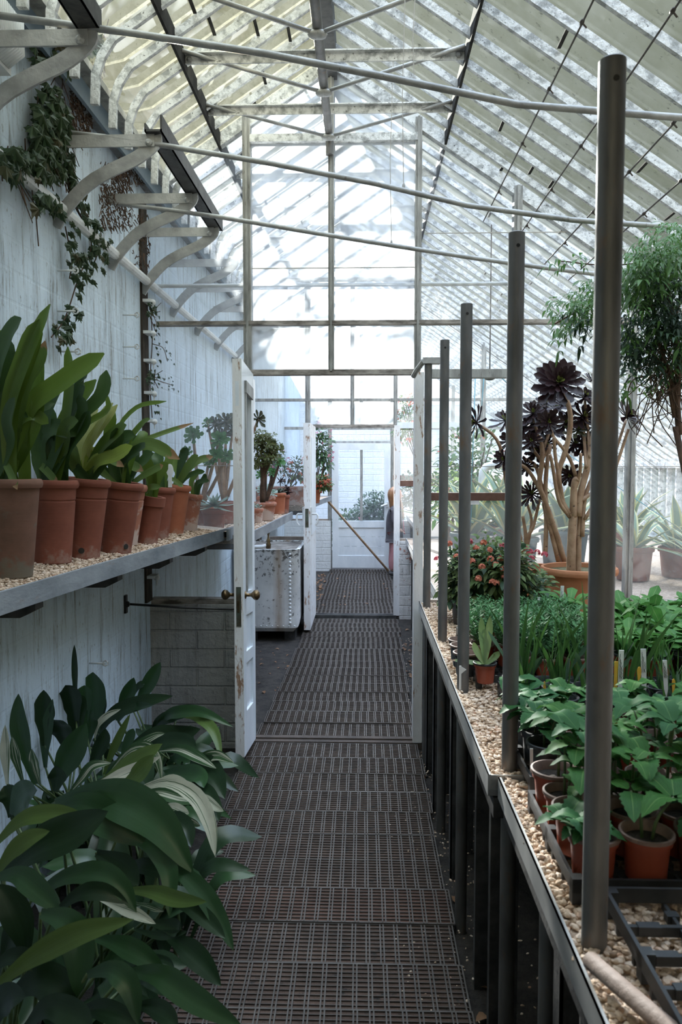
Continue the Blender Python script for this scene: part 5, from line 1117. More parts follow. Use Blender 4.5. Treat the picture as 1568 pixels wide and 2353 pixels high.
# ------------------------------------------------------------------ plant labels
LB = [  # px, y top, y bottom, width px, material, kind, lean, label
 (1290, 1346, 1397, 8, 'tagw', 's', 3, 'tall white plant label leaning in front of the big clay tub'), (1238, 1372, 1404, 6, 'tagw', 's', 1, 'white plant label between the pink-flowered shrub and the clay tub'), (1197, 1383, 1416, 6, 'tagw', 's', -4, 'white plant label just right of the second post, among the herbs'),
 (1268, 1376, 1398, 6, 'tagy', 's', 0, 'yellow square plant label in front of the big clay tub'), (1211, 1392, 1414, 7, 'tagy', 'o', 0, 'round-topped yellow plant label at the back of the herbs'), (1327, 1434, 1466, 7, 'tagw', 's', 1, 'white plant label at the right end of the herbs'),
 (1302, 1386, 1420, 6, 'tagw', 's', 1, 'small white plant label leaning on the clay tub'), (1303, 1416, 1436, 8, 'tagb', 's', 0, 'blue plant label at the foot of the clay tub'), (1261, 1406, 1436, 5, 'tagw', 's', -1, 'narrow white plant label in the middle of the herbs'),
 (1268, 1572, 1622, 12, 'tagw', 'o', -1, 'round-headed white plant label among the grassy seedlings'), (1252, 1566, 1606, 6, 'tagy', 'o', 0, 'yellow plant label half hidden in the grassy seedlings'), (1425, 1494, 1592, 11, 'tagw', 's', 4, 'long white plant label just right of the nearest post'),
 (1482, 1491, 1566, 12, 'tagw', 's', -3, 'tall written white plant label in front of the rosette seedlings'), (1533, 1517, 1563, 10, 'tagw', 's', -5, 'slanting white plant label at the right edge'), (1469, 1532, 1560, 10, 'tagy', 'o', 1, 'yellow drop-shaped plant label beside the tall written label'),
 (1548, 1560, 1584, 8, 'tagy', 'o', 1, 'yellow plant label at the far right edge'), (1415, 1520, 1562, 8, 'tagy', 's', 2, 'yellow plant label tucked behind the long white label'), (1285, 1702, 1752, 8, 'tagy', 'o', -1, 'amber plant label standing in a seedling pot of the second tray'),
 (1223, 1720, 1762, 7, 'tagw', 's', -1, 'narrow white plant label in the black seedling pot'), (1340, 1618, 1690, 20, 'tagw', 'o', 1, 'broad white plant label half behind the nearest post'), (1418, 1653, 1690, 13, 'tagy', 'o', 0, 'yellow round plant label above the right-hand seedlings'), (1451, 1676, 1706, 12, 'tagy', 'o', 0, 'orange-yellow plant label low among the right-hand seedlings')]
M['tagb'] = simple('blue_plastic_label', (.05, .30, .60), None, .45)
for px, ya, yb, w, mt, kd, ln, lb in LB:
    Y = min(1200/(yb-1068), 3.38); Y = 2.105 if 2.1 < Y < 2.6 else Y; a = atY(px, yb, Y)-V((0, 0, .045)); c = atY(px+ln, ya, Y); W = w*Y/FPX/2
    b = MB(); ex = V((1, 0, 0)); th = V((0, .001, 0)); d = (c-a)
    prof = [(0, .12), (.2, .9), (1, 1)] if kd == 's' else [(0, .2), (.45, .45), (.72, .8), (.86, 1.), (.95, .75), (1, .25)]
    vs = []
    for f, q in prof:
        p = a+d*f
        for s1, s2 in ((-1, -1), (1, -1), (1, 1), (-1, 1)): vs.append(p+ex*(s1*W*q)+th*s2)
    n = len(prof); b.add(vs, [(3, 2, 1, 0), tuple(4*(n-1)+k for k in range(4))]+[(4*i+k, 4*i+(k+1) % 4, 4*i+4+(k+1) % 4, 4*i+4+k) for i in range(n-1) for k in range(4)])
    if mt == 'tagw' and kd == 's' and w >= 8:
        t = thing('plant_label', lb, 'plant label', a, 'plant labels'); b.build('tag_blade', M[mt], t)
        b = MB()
        for q in range(3):
            P = [a+d*f+ex*(W*(-.55+.5*q+.22*R.uniform(-1, 1)))-th*1.6 for f in [.52+.02*k for k in range(22-5*q)]]
            b.tube(P, .0006, 4)
        b.build('pencil_writing', M['ink'], t)
    else: tag(b.build('plant_label', M[mt], loc=a), lb, 'plant label', 'plant labels')
p = atY(1060, 1530, 2.42); q = atY(1058, 1585, 2.42); b = MB(); b.bb(q-V((.004, .001, .0)), V((q.x+.003, q.y+.001, p.z))); b.add([(p.x-.004, p.y, p.z), (p.x+.017, p.y, p.z-.012), (p.x-.004, p.y, p.z-.03), (p.x-.004, p.y+.002, p.z), (p.x+.017, p.y+.002, p.z-.012), (p.x-.004, p.y+.002, p.z-.03)], [(0, 1, 2), (5, 4, 3), (0, 3, 4, 1), (1, 4, 5, 2), (2, 5, 3, 0)])
tag(b.build('plant_label', M['tagw'], loc=q), 'white flag-like plant label stuck in the gravel at the third post', 'plant label', 'plant labels')
# ------------------------------------------------------------------ leafy clouds
def cloud(mb, c, r, n, l, wr=.5, prof='ovate', m=(0,), droop=.3, shell=.45, cross=1, seg=4):
    for i in range(n):
        d = rdir(-.7); q = shell+(1-shell)*R.random()
        p = V(c)+V((d.x*r[0], d.y*r[1], d.z*r[2]))*q; o = (d+rv(.7)).normalized(); ll = l*R.uniform(.6, 1.2)
        e = p+o*ll; e.z -= droop*ll; mm = p.lerp(e, .55)+V((0, 0, ll*.12))
        mb.leaf([p, mm, e], ll*wr, prof, (0, -.3, 1), seg, .2, 0, R.choice(m), cross)
def florets(mb, c, r, n, m, s=.006, a=1.2):
    for i in range(n):
        d = rdir(-.3); p = V(c)+d*r
        for k in range(4):
            x = d.orthogonal().normalized(); x.rotate(Matrix.Rotation(k*pi/2+i, 3, d)); mb.leaf([p, p+x*s+d*s*.3], s*a, 'petal', d, 2, 0, 0, m, 1)
def shrub(lab, base, blobs, fl, potspec):
    t = thing('flowering_shrub', lab, 'shrub', base, 'pink-flowered shrubs on the bench')
    claypot(t, base, *potspec, lip=.02)
    mb = MB(); st = MB(); top = V(base)+V((0, 0, potspec[0]))
    for c, r, n in blobs:
        cloud(mb, c, r, int(n*1.9), .046, .46, m=(0, 0, 1), droop=.45, shell=.3)
        for k in range(10): st.tube(spl([top, (top+V(c))/2+rv(.04), V(c)+V((R.uniform(-r[0], r[0])*.7, R.uniform(-r[1], r[1])*.7, R.uniform(-.5, .6)*r[2]))], 5), [.004, .0035, .003, .0025, .002, .0015], 5)
    mb.build('foliage', [M['ln'], M['fold']], t, smooth=True); st.build('stems', M['twig'], t)
    fb = MB()
    for px, py, Y, m in fl: florets(fb, atY(px, py, Y), .013, 20, m, .007)
    fb.build('flowers', [M['lnp'], M['lnr']], t)
p0 = atY(1060, 1330, 3.65); p1 = atY(1130, 1330, 3.5); p2 = atY(1215, 1350, 3.55)
shrub('bushy shrub with coral flower heads on the bench between the third and second posts', (p1.x, 3.62, BZ), [(p1+V((0, .1, .0)), (.16, .16, .20), 620), (p1+V((.08, .0, .05)), (.11, .12, .13), 260)],
      [(1112, 1248, 3.5, 0), (1140, 1298, 3.42, 0), (1141, 1340, 3.40, 0), (1157, 1307, 3.42, 0), (1108, 1303, 3.42, 0), (1095, 1260, 3.5, 0), (1155, 1255, 3.5, 1), (1150, 1285, 3.45, 0), (1132, 1338, 3.4, 0), (1160, 1325, 3.42, 0), (1065, 1262, 3.48, 0), (1085, 1290, 3.44, 0), (1125, 1265, 3.46, 0), (1072, 1310, 3.42, 0), (1100, 1330, 3.40, 0), (1128, 1285, 3.42, 0)], (.13, .085, .06, M['plpot']))
shrub('greener shrub with few buds on the bench beside the fourth post', (p0.x+.02, 3.60, BZ), [(p0+V((.02, .0, 0)), (.13, .13, .19), 560)], [(1005, 1285, 3.5, 1), (1033, 1250, 3.5, 0), (1080, 1245, 3.5, 1), (1050, 1280, 3.45, 0)], (.12, .08, .06, M['blk']))
shrub('low pink-flowered shrub on the bench in front of the dark rosette tree', (p2.x, 3.62, BZ), [(p2+V((0, .05, -.03)), (.12, .12, .12), 380)], [(1218, 1268, 3.5, 1), (1235, 1270, 3.5, 1), (1252, 1275, 3.5, 1), (1206, 1260, 3.5, 1), (1234, 1312, 3.44, 0), (1222, 1284, 3.46, 1)], (.11, .08, .06, M['plpot']))
# ------------------------------------------------------------------ rosettes and the dark rosette trees
def rosette(mb, c, ax, r, n=30, m=0, mc=1, tilt=.35, wr=.34, prof='spat'):
    ax = V(ax).normalized(); X = ax.orthogonal().normalized(); Yv = ax.cross(X)
    for i in range(n):
        f = i/n; a = i*2.39996; d = X*math.cos(a)+Yv*math.sin(a); l = r*(1.05-.85*f)*R.uniform(.9, 1.08); el = -.12+1.35*f**1.3
        p = V(c)+ax*(r*.05*f); o = d*math.cos(el)+ax*math.sin(el)
        mb.leaf([p, p+o*(l*.55)-ax*(l*.02), p+o*l+ax*(l*tilt*.2)], max(l*wr*1.22, r*.15), prof, ax, 6, .18, 0, mc if f > .84 else m, 2)
def z5(x, y): return (950+x/2.537, 800+y/2.537)
def stemtube(mb, pts, r, Y, dy=0.):
    P = [atY(*z5(x, y), Y+dy*i/max(1, len(pts)-1)) for i, (x, y) in enumerate(pts)]; k = r/2.537*Y/FPX; n = 14
    mb.tube(spl(P, n), [k*(1-.25*i/n) for i in range(n+1)], 10)
YA = 3.78; tb = V((atY(1331, 1310, YA).x, YA, BZ))
t = thing('rosette_tree', 'branching succulent tree with near-black rosettes in the front big clay tub', 'succulent tree', tb, 'dark rosette trees')
b = MB(); hh = atY(1331, 1312, YA-.16).z-BZ
claypot(t, tb, hh, .185, .125, M['tcbig'], soil='moss', lip=.035, lipr=.014)
b = MB()
for pts, r, dy in (([(920, 1320), (925, 1100), (935, 950)], 28, 0), ([(962, 1320), (966, 1120), (972, 960)], 18, .02), ([(935, 985), (935, 880), (942, 780), (960, 760)], 22, -.02), ([(925, 985), (860, 880), (848, 720), (872, 650), (908, 520), (918, 400), (895, 300), (850, 215)], 17, -.03),
                   ([(915, 985), (850, 890), (815, 700), (798, 620)], 12, -.06), ([(880, 930), (858, 800), (830, 640), (820, 518)], 12, -.05), ([(950, 810), (972, 730), (978, 612)], 11, -.05), ([(962, 980), (975, 850), (1020, 680), (1045, 540), (1075, 420)], 21, .02), ([(985, 1100), (1000, 880), (1060, 720), (1110, 560)], 14, .06),
                   ([(980, 890), (1060, 830), (1120, 780)], 11, .03), ([(1000, 1000), (1060, 900), (1140, 800), (1200, 640), (1255, 472)], 11, .0), ([(1100, 800), (1180, 600), (1240, 420)], 10, .08), ([(950, 755), (920, 660), (870, 580), (820, 520), (790, 440)], 11, -.04), ([(1010, 700), (1000, 560), (990, 420)], 11, .08), ([(1030, 640), (1020, 480), (1000, 300)], 10, .10)):
    stemtube(b, pts, r, YA-.06, dy)
b.build('stems', M['bark'], t, smooth=True)
for x, y, r, ax, yy, n in ((850, 200, 122, (-.05, -1, .35), -.12, 44), (790, 430, 66, (-.1, -1, .2), -.12, 30), (1000, 290, 92, (.3, -.6, .8), .1, 30), (1045, 190, 70, (.3, -.4, .9), .12, 28), (990, 400, 88, (.2, -.8, .5), .08, 30), (1000, 560, 76, (.3, -.9, .3), .1, 28), (960, 480, 70, (0, -.7, .7), .06, 26),
                        (910, 740, 62, (-.2, -.9, -.1), .05, 26), (1245, 400, 105, (.7, -.5, .5), .0, 32), (1110, 330, 90, (.4, -.6, .7), .05, 28), (1100, 540, 80, (.4, -.8, .3), .05, 26), (930, 260, 70, (.3, -.3, .9), .08, 24), (890, 440, 74, (-.2, -.8, .5), .1, 28), (940, 560, 70, (.1, -.8, .5), .12, 26), (1060, 460, 80, (.3, -.7, .6), .1, 28), (870, 330, 72, (-.2, -.5, .8), .12, 26)):
    mb = MB(); c = atY(*z5(x, y), YA-.06+yy); rosette(mb, c, ax, r/2.537*YA/FPX*1.25, int(n*1.25)); mb.build('rosette', [M['ae'] if x != 960 else M['aed'], M['aec']], t, smooth=True)
YB2 = 4.02; tb = V((atY(1268, 1290, YB2).x, YB2, BZ)); tb.y = 4.06; tb.x -= .05
t = thing('rosette_tree', 'second dark rosette tree with bare forked stems, left of and behind the front clay tub', 'succulent tree', tb, 'dark rosette trees')
claypot(t, tb, .215, .135, .10, M['tcbig'], soil='moss', lip=.03, lipr=.012)
b = MB()
for pts, r, dy in (([(890, 1270), (835, 1080), (765, 880), (735, 800), (748, 690), (752, 600), (740, 520)], 16, -.05), ([(735, 820), (690, 740), (645, 690), (560, 660)], 12, -.05), ([(850, 1250), (795, 1020), (772, 880), (778, 700), (800, 560)], 15, 0), ([(790, 580), (760, 640)], 10, 0), ([(780, 700), (700, 590), (690, 540)], 10, -.03), ([(775, 900), (720, 700), (680, 660), (640, 640)], 11, .05), ([(765, 620), (720, 480), (700, 390)], 11, 0), ([(770, 1200), (775, 1000), (760, 900)], 14, .03), ([(752, 620), (800, 440), (770, 330)], 10, .05)):
    stemtube(b, pts, r, YB2-.03, dy)
b.build('stems', M['bark'], t, smooth=True)
for x, y, r, ax, yy, n in ((690, 540, 56, (-.3, -.8, .2), -.05, 26), (530, 650, 62, (-.5, -.7, .2), -.05, 26), (700, 380, 82, (-.2, -.7, .6), .0, 30), (765, 335, 76, (0, -.5, .9), .05, 28), (640, 460, 72, (-.5, -.6, .5), 0, 26), (830, 350, 76, (.1, -.6, .8), .06, 28), (770, 560, 60, (0, -.9, .3), .02, 26), (660, 690, 56, (-.4, -.8, .2), .03, 24), (560, 540, 66, (-.6, -.6, .3), .02, 26), (740, 450, 78, (-.1, -.9, .4), .04, 28), (690, 470, 74, (-.3, -.7, .5), .06, 28), (800, 480, 74, (.2, -.7, .5), .08, 28), (720, 600, 66, (-.2, -.8, .3), .06, 26), (760, 400, 74, (0, -.6, .8), .1, 28)):
    mb = MB(); c = atY(*z5(x, y), YB2-.03+yy); rosette(mb, c, ax, r/2.537*YB2/FPX*1.25, int(n*1.25)); mb.build('rosette', [M['ae'], M['aec']], t, smooth=True)
tb = V((atY(1215, 1300, 4.05).x-.16, 4.05, BZ))
t = thing('rosette_tree', 'thin dark rosette plant with splayed stems between the second and third posts', 'succulent tree', tb, 'dark rosette trees')
claypot(t, tb, .17, .075, .055, M['tc2'], soil='moss', lip=.025)
b = MB()
for pts, r, dy in (([(655, 1240), (655, 1090), (640, 980)], 12, 0), ([(665, 1220), (665, 1110), (700, 1040), (738, 880)], 11, -.02), ([(650, 1230), (600, 1000), (552, 830), (535, 730), (515, 600), (470, 510), (385, 448)], 12, -.1), ([(660, 1190), (690, 1010), (665, 900), (690, 860)], 9, 0), ([(530, 720), (560, 560), (540, 440)], 9, .02)): stemtube(b, pts, r, 4.03, dy)
b.build('stems', M['bark'], t, smooth=True)
for x, y, r, ax, yy, n in ((370, 435, 92, (-.75, -.35, .1), -.1, 28), (540, 425, 92, (-.2, -.5, .6), .0, 30), (690, 850, 84, (-.2, -.8, .3), 0, 28), (735, 880, 40, (.3, -.6, .7), 0, 20)):
    mb = MB(); c = atY(*z5(x, y), 4.03+yy); rosette(mb, c, ax, r/2.537*4.03/FPX*1.2, int(n*1.25), wr=.24); mb.build('rosette', [M['ae'], M['aec']], t, smooth=True)
# ------------------------------------------------------------------ climber at the top right
t = thing('climbing_plant', 'dark leafy climber hanging from the wires at the right edge', 'climber', (atY(1550, 960, 2.9).x, 2.9, 1.5)); mb = MB(); st = MB()
def spray(p, d, n, l, m):
    d = V(d).normalized()
    for k in range(n):
        q = p+d*(l*.8*k)+V((0, 0, -.004*k*k)); sd = d.cross(V((0, 0, 1))).normalized()
        for s1 in (-1, 1):
            o = (sd*s1+d*.7+V((0, 0, R.uniform(-.5, .1)))).normalized(); mb.leaf([q, q+o*l*.6+V((0, 0, .004)), q+o*l*1.1-V((0, 0, l*.3))], l*.34, 'ovate', (0, -.4, 1), 4, .2, 0, m, 1)
    q = p+d*(l*.8*n); mb.leaf([q, q+d*l*.7, q+d*l*1.5-V((0, 0, l*.4))], l*.42, 'ovate', (0, -.4, 1), 4, .2, 0, m, 1)
for cx, cy, rx, ry, n, m, Y in ((1490, 740, 62, 90, 150, 2, 2.9), (1530, 690, 55, 80, 150, 2, 2.8), (1470, 650, 60, 55, 120, 0, 2.8), (1500, 600, 70, 45, 120, 0, 2.75), (1540, 800, 45, 80, 120, 2, 2.9), (1345, 695, 55, 45, 70, 0, 2.9), (1295, 725, 40, 50, 26, 0, 3.0), (1340, 735, 40, 30, 30, 2, 2.9), (1470, 830, 50, 30, 30, 2, 2.9), (1455, 880, 50, 30, 14, 0, 2.9), (1400, 660, 60, 30, 30, 0, 2.9), (1520, 560, 50, 50, 40, 0, 2.7), (1300, 600, 60, 12, 8, 0, 2.9), (1440, 780, 30, 60, 40, 2, 2.9), (1555, 560, 20, 50, 20, 0, 2.6), (1600, 700, 60, 130, 160, 2, 2.85), (1600, 560, 60, 60, 60, 0, 2.8)):
    for i in range(n):
        a = R.random()*6.283; q = R.random()**.6; p = atY(cx+rx*q*math.cos(a), cy+ry*q*math.sin(a), Y+R.uniform(-.15, .18))
        spray(p, (R.uniform(-1, 1), R.uniform(-1, .6), R.uniform(-.9, .3)), R.choice((1, 2, 2, 3)), R.uniform(.020, .034), m if m == 0 else R.choice((1, 1, 0, 2)))
for pts, r in (([(1550, 960), (1545, 880), (1520, 800), (1500, 700)], .008), ([(1556, 960), (1560, 860), (1550, 760), (1530, 640)], .010), ([(1548, 950), (1530, 860), (1490, 800), (1440, 770)], .006), ([(1562, 1000), (1556, 900), (1568, 800)], .012), ([(1480, 700), (1400, 690), (1320, 720), (1275, 745)], .003), ([(1500, 600), (1400, 610), (1290, 600)], .0025), ([(1500, 860), (1450, 880), (1440, 960)], .0025), ([(1520, 830), (1560, 700), (1600, 600)], .008)):
    st.tube(spl([atY(x, y, 2.9) for x, y in pts], 10), r, 6)
for i in range(60):
    p = atY(R.uniform(1490, 1568), R.uniform(760, 900), 2.9+R.uniform(-.08, .08)); st.tube(spl([p, p+rv(.06)-V((0, 0, .05)), p+rv(.1)-V((0, 0, .12))], 4), .002, 4, cap=False)
p = atY(1553, 980, 2.9); st.tube([p, V((p.x+.12, 2.92, 1.2)), V((p.x+.16, 2.92, BZ-.02))], .012, 8)
st.build('woody_stems', M['twig'], t, smooth=True); mb.build('leaves', [M['jas'], M['jasd'], M['fold']], t, smooth=True)
LOWK, HIK, GLOW, SUNE, EXPO = .42, 8.3, .15, 36.0, .1
# ------------------------------------------------------------------ succulents on the middle house shelf
SH = 1.155
def suc(lab, px, Y, prad, ph, mat, build, name='potted_succulent', cat='potted succulent', z=SH, group='potted succulents on the middle house shelf'):
    x = max(atY(px, 1150, Y).x, LX+prad+.02); t = thing(name, lab, cat, (x, Y, z), group)
    top = claypot(t, (x, Y, z), ph, prad, prad*.75, M[mat], lip=.03, lipr=.006); mb = MB(); st = MB(); mats = build(mb, st, top)
    if st.v: st.build('stems', M['twig'] if 'jade' in lab else M['bark'], t, smooth=True)
    mb.build('leaves', [M[k] for k in mats], t, smooth=True); return t
def tree(ros, Y, mats, n=26, prof='spat', wr=.4):
    def f(mb, st, top):
        for px, py, r, ax, dy, m in ros:
            c = atY(px, py, Y+dy); c.x = max(c.x, LX+.05); st.tube(spl([top-V((0, 0, .02)), (top+c)/2+V((.0, 0, -.02)), c], 6), [.014, .013, .012, .011, .010, .009, .008], 8); rosette(mb, c, ax, r*Y/FPX, n, m, m, .3, wr, prof)
        return mats
    return f
def jadeb(c, Y):
    def f(mb, st, top):
        for px, py, r in c:
            q = atY(px, py, Y); st.tube(spl([top-V((0, 0, .02)), top+V((0, 0, (q.z-top.z)*.45)), q], 6), [.02, .018, .014, .009, .007, .006, .005], 7)
            for k in range(30):
                d = rdir(-.5); p = q+d*(r*1.35*Y/FPX*R.uniform(.3, 1)); rosette(mb, p, d+V((0, -.4, .3)), .036, 8, 0, 0, .3, .5)
        return ('jade',)
    return f
suc('green rosette succulent behind the glass left of the first door', 460, 4.75, .085, .14, 'tc', tree([(444, 998, 24, (-.1, -1, .3), -.1, 0), (505, 1010, 24, (.1, -1, .4), -.08, 0), (495, 1045, 19, (.1, -1, .2), -.12, 0), (522, 1048, 20, (.3, -1, .2), -.1, 0), (428, 1040, 20, (-.4, -.8, .4), -.05, 0), (480, 1060, 16, (0, -1, .2), -.12, 0)], 4.75, ('gr1',), 28, 'spat', .5))
suc('dark rosette succulent behind the glass, above the green rosettes', 515, 5.15, .09, .15, 'tc', tree([(494, 975, 28, (-.1, -.8, .6), 0, 0), (520, 968, 28, (.2, -.8, .5), 0, 0), (477, 970, 16, (-.4, -.8, .5), 0, 1), (508, 1000, 24, (0, -1, .2), -.05, 0), (535, 985, 24, (.3, -.8, .4), 0, 0), (594, 963, 26, (.8, -.5, .2), .0, 0)], 5.15, ('aed', 'gr1'), 26))
suc('woody jade bush with thick rounded leaves right of the first door', 604, 5.45, .10, .13, 'tcw', jadeb([(600, 1010, 18), (618, 1020, 20), (632, 1030, 16), (607, 1045, 22), (625, 1055, 16), (598, 1065, 18), (590, 1030, 20)], 5.45))
suc('bright green rosettes on a bent stem beside the jade bush', 608, 5.7, .085, .11, 'tc2', tree([(643, 1062, 15, (.4, -.8, .4), 0, 0), (612, 1078, 16, (0, -.9, .4), 0, 0), (627, 1085, 12, (.2, -.9, .4), 0, 0), (600, 1090, 14, (0, -.9, .4), 0, 0)], 5.7, ('gr1',), 24, 'spat', .45))
def ech(mb, st, top):
    for k in range(9): c = top+V((R.uniform(-.06, .06), R.uniform(-.06, .06), R.uniform(.02, .07))); rosette(mb, c, (R.uniform(-.4, .4), -.7, .8), .05, 22, 0, 0, .3, .34)
    return ('ech',)
suc('blue-grey tight rosette succulent in a limey pot on the middle house shelf', 612, 5.95, .075, .15, 'tcw', ech); 
suc('spiky little succulent in orange pot on the middle house shelf', 640, 6.15, .065, .17, 'tc2', lambda mb, st, top: (rosette(mb, top, (0, -.3, 1), .10, 30, 0, 0, .2, .14, 'grass'), ('aed',))[1])
suc('small low clay pot of pale succulents at the shelf front', 590, 5.2, .05, .10, 'tcw', lambda mb, st, top: ([rosette(mb, top+rv(.025), (0, -.6, 1), .035, 16, 0, 0) for k in range(5)], ('ech',))[1])
suc('last clay pot with purple-grey tufts at the end of the middle house shelf', 652, 6.27, .055, .15, 'tc', lambda mb, st, top: ([rosette(mb, top+V((R.uniform(-.04, .04), 0, R.uniform(0, .12))), rdir(.2), .06, 14, 0, 0, .2, .16, 'grass') for k in range(7)], ('ae',))[1])
suc('grey spiky plant in a clay pot behind the glass next to the shelf end', 492, 4.55, .075, .13, 'tc', lambda mb, st, top: ([rosette(mb, top+V((0, 0, .02)), (0, -.2, 1), .17, 30, 0, 0, .2, .09, 'grass')], ('ech',))[1])
# ------------------------------------------------------------------ agaves and tubs in the right of the middle house
def agave(lab, x, Y, r, l, n, mat, h=.2, name='potted_agave', z=BZ):
    t = thing(name, lab, 'potted agave', (x, Y, z), 'sword-leaved plants behind the glass screen'); top = claypot(t, (x, Y, z), h, r, r*.78, M[mat], lip=.035, lipr=.01); mb = MB()
    for i in range(n):
        a = i*2.4; f = i/n; el = .25+1.15*f; d = V((math.cos(a), math.sin(a), 0)); ll = l*R.uniform(.75, 1.1); p = top+d*.02-V((0, 0, .03))
        mb.leaf([p, p+(d*math.cos(el)+V((0, 0, math.sin(el))))*ll*.55, p+(d*math.cos(el)*1.15+V((0, 0, math.sin(el)*.85)))*ll], l*.16, 'agave', (-d.x*.5, -d.y*.5, 1), 9, .3, 0, 0, 2)
    mb.build('leaves', M['ag'], t, smooth=True)
M['teal'] = simple('dark_teal_tub_plastic', (.02, .06, .07), (.04, .09, .10), .5, scale=5)
agave('broad sword-leaved plant in a clay pot behind the glass, right of the nearest post', 1.76, 5.05, .13, .42, 15, 'tc', .22)
agave('sword-leaved plant in a clay pot behind the glass at the right edge', 2.12, 5.2, .14, .45, 22, 'tc', .2)
agave('spiky plant in a dark pot behind the glass at the far right edge', 2.05, 4.7, .11, .34, 24, 'blk', .18)
agave('sword-leaved plant in a clay pot further back behind the glass', 2.0, 5.9, .14, .5, 20, 'tc', .24)
agave('yellow-edged sword-leaved plant in a dark teal tub behind the third post', 1.02, 5.25, .17, .62, 18, 'teal', .26)
agave('yellow-edged sword-leaved plant in a dark teal tub behind the fourth post', .78, 5.6, .16, .6, 18, 'teal', .26)
agave('sword-leaved plant in a dark teal tub behind the rosette trees', 1.45, 5.6, .18, .55, 18, 'teal', .28)
agave('sword-leaved plant in a clay pot at the back of the middle house bench', 1.2, 6.7, .15, .6, 20, 'tc', .22)
t = thing('wooden_stump', 'weathered upright wooden stump behind the glass screen', 'wooden stump', (atY(1128, 1240, 4.75).x, 4.75, BZ))
b = MB(); x = t.location.x
vs = []
for i, z in enumerate((0, .12, .24, .30)):
    for k in range(10): a = 2*pi*k/10; r = .042*(1+.12*math.sin(3*a+i)); vs.append((x+r*math.cos(a)+.008*i, 4.75+r*.8*math.sin(a), BZ+z+(R.uniform(-.015, .02) if i == 3 else 0)))
b.add(vs, [(i*10+k, i*10+(k+1) % 10, i*10+10+(k+1) % 10, i*10+10+k) for i in range(3) for k in range(10)]+[tuple(30+k for k in range(10))]); b.build('stump', M['wood'], t, smooth='auto')
# big side plants seen hazily through the screen
def hedge(name, lab, c, r, n, l, mats, base, flower=None, nf=0, stem=True, cat='plant', potspec=None, group=None):
    t = thing(name, lab, cat, base, group); mb = MB(); cloud(mb, c, r, n, l, .45, m=(0, 1), droop=.4, shell=.3); mb.build('foliage', [M[k] for k in mats], t, smooth=True)
    if potspec: claypot(t, base, *potspec, lip=.03)
    st = MB()
    for k in range(7): st.tube(spl([V(base)+V((0, 0, potspec[0]-.02 if potspec else 0)), (V(base)+V(c))/2+rv(.03), V(c)+V((R.uniform(-.6, .6)*r[0], R.uniform(-.6, .6)*r[1], R.uniform(-.3, .6)*r[2]))], 5), .006, 5)
    st.build('stems', M['twig'], t)
    if flower:
        fb = MB()
        for k in range(nf):
            d = rdir(-.6); p = V(c)+V((d.x*r[0], d.y*r[1], d.z*r[2]))*R.uniform(.8, 1.05)
            for q in range(5): o = (d*.4+rv(.8)+V((0, 0, -.6))).normalized(); fb.leaf([p, p+o*.02, p+o*.045], .016, 'petal', d, 3, 0, 0, 0, 1)
        fb.build('flowers', M[flower], t)
hedge('red_flowered_plant', 'red-flowered bush in a pot on the far shelf behind the open second door', atY(741, 1112, 8.6), (.10, .10, .11), 320, .05, ('fol', 'ln'), (atY(722, 1150, 8.6).x, 8.6, 1.12), 'red', 46, potspec=(.15, .085, .06, M['tc2']))
hedge('fuchsia_plant', 'bushy plant with small red flowers in the long trough behind the second screen', (atY(682, 1090, 8.15).x, 8.25, 1.47), (.16, .13, .17), 420, .045, ('fold', 'ln'), (-.80, 8.25, 1.30), 'red', 20)
hedge('fuchsia_plant', 'taller straggly plant with pinkish flowers left in the trough behind the second screen', (-.98, 8.3, 1.58), (.15, .12, .20), 360, .045, ('fold', 'fol'), (-1.0, 8.25, 1.30), 'pink', 14)
t = thing('clay_trough', 'long clay trough behind the second glass screen', 'trough', (-.9, 8.2, 1.125))
b = MB(); b.bb((-1.15, 8.05, 1.125), (-.62, 8.4, 1.31)); b.bb((-1.16, 8.04, 1.28), (-.61, 8.41, 1.315)); b.build('trough', M['tcw'], t)
hedge('pink_climber', 'tall climber with pink flowers on the far wall, left of the end door', (atY(738, 1020, 10.9).x, 10.8, 1.75), (.17, .2, .45), 520, .07, ('fol', 'fold'), (-.85, 10.8, 0), 'pink', 30)
hedge('flowering_vine', 'vine with hanging red flowers at the right of the far house', (atY(935, 990, 9.6).x, 9.6, 2.05), (.17, .3, .4), 420, .06, ('fol', 'ln'), (.85, 9.5, BZ), 'red', 34)
hedge('leafy_shrub', 'dark leafy shrub behind the person in the far house', (atY(945, 1160, 11.05).x, 11.08, 1.12), (.22, .2, .34), 420, .07, ('fold', 'fold'), (.78, 11.08, BZ), potspec=(.12, .09, .07, M['tc']))
hedge('leafy_shrub', 'dense dark shrub seen through the panes of the end door', (.22, 13.0, .66), (.42, .35, .46), 1900, .085, ('fold', 'fold'), (.3, 13.0, -.035))
hedge('leafy_shrub', 'low green shrub with a pink bloom seen through the left pane of the end door', (-.28, 12.8, .45), (.30, .3, .36), 900, .09, ('fol', 'fold'), (-.28, 12.8, -.035), 'pink', 3)
hedge('leafy_shrub', 'tall green shrub behind the posts in the middle house, right of the doorway', (.95, 6.9, 1.5), (.35, .4, .45), 620, .08, ('fol', 'ln'), (.95, 6.9, BZ), 'red', 12)
hedge('leafy_shrub', 'leafy shrub with yellowing leaves behind the fourth post in the middle house', (.70, 6.4, 1.25), (.18, .3, .35), 360, .07, ('fol', 'cl1'), (.72, 6.4, BZ))
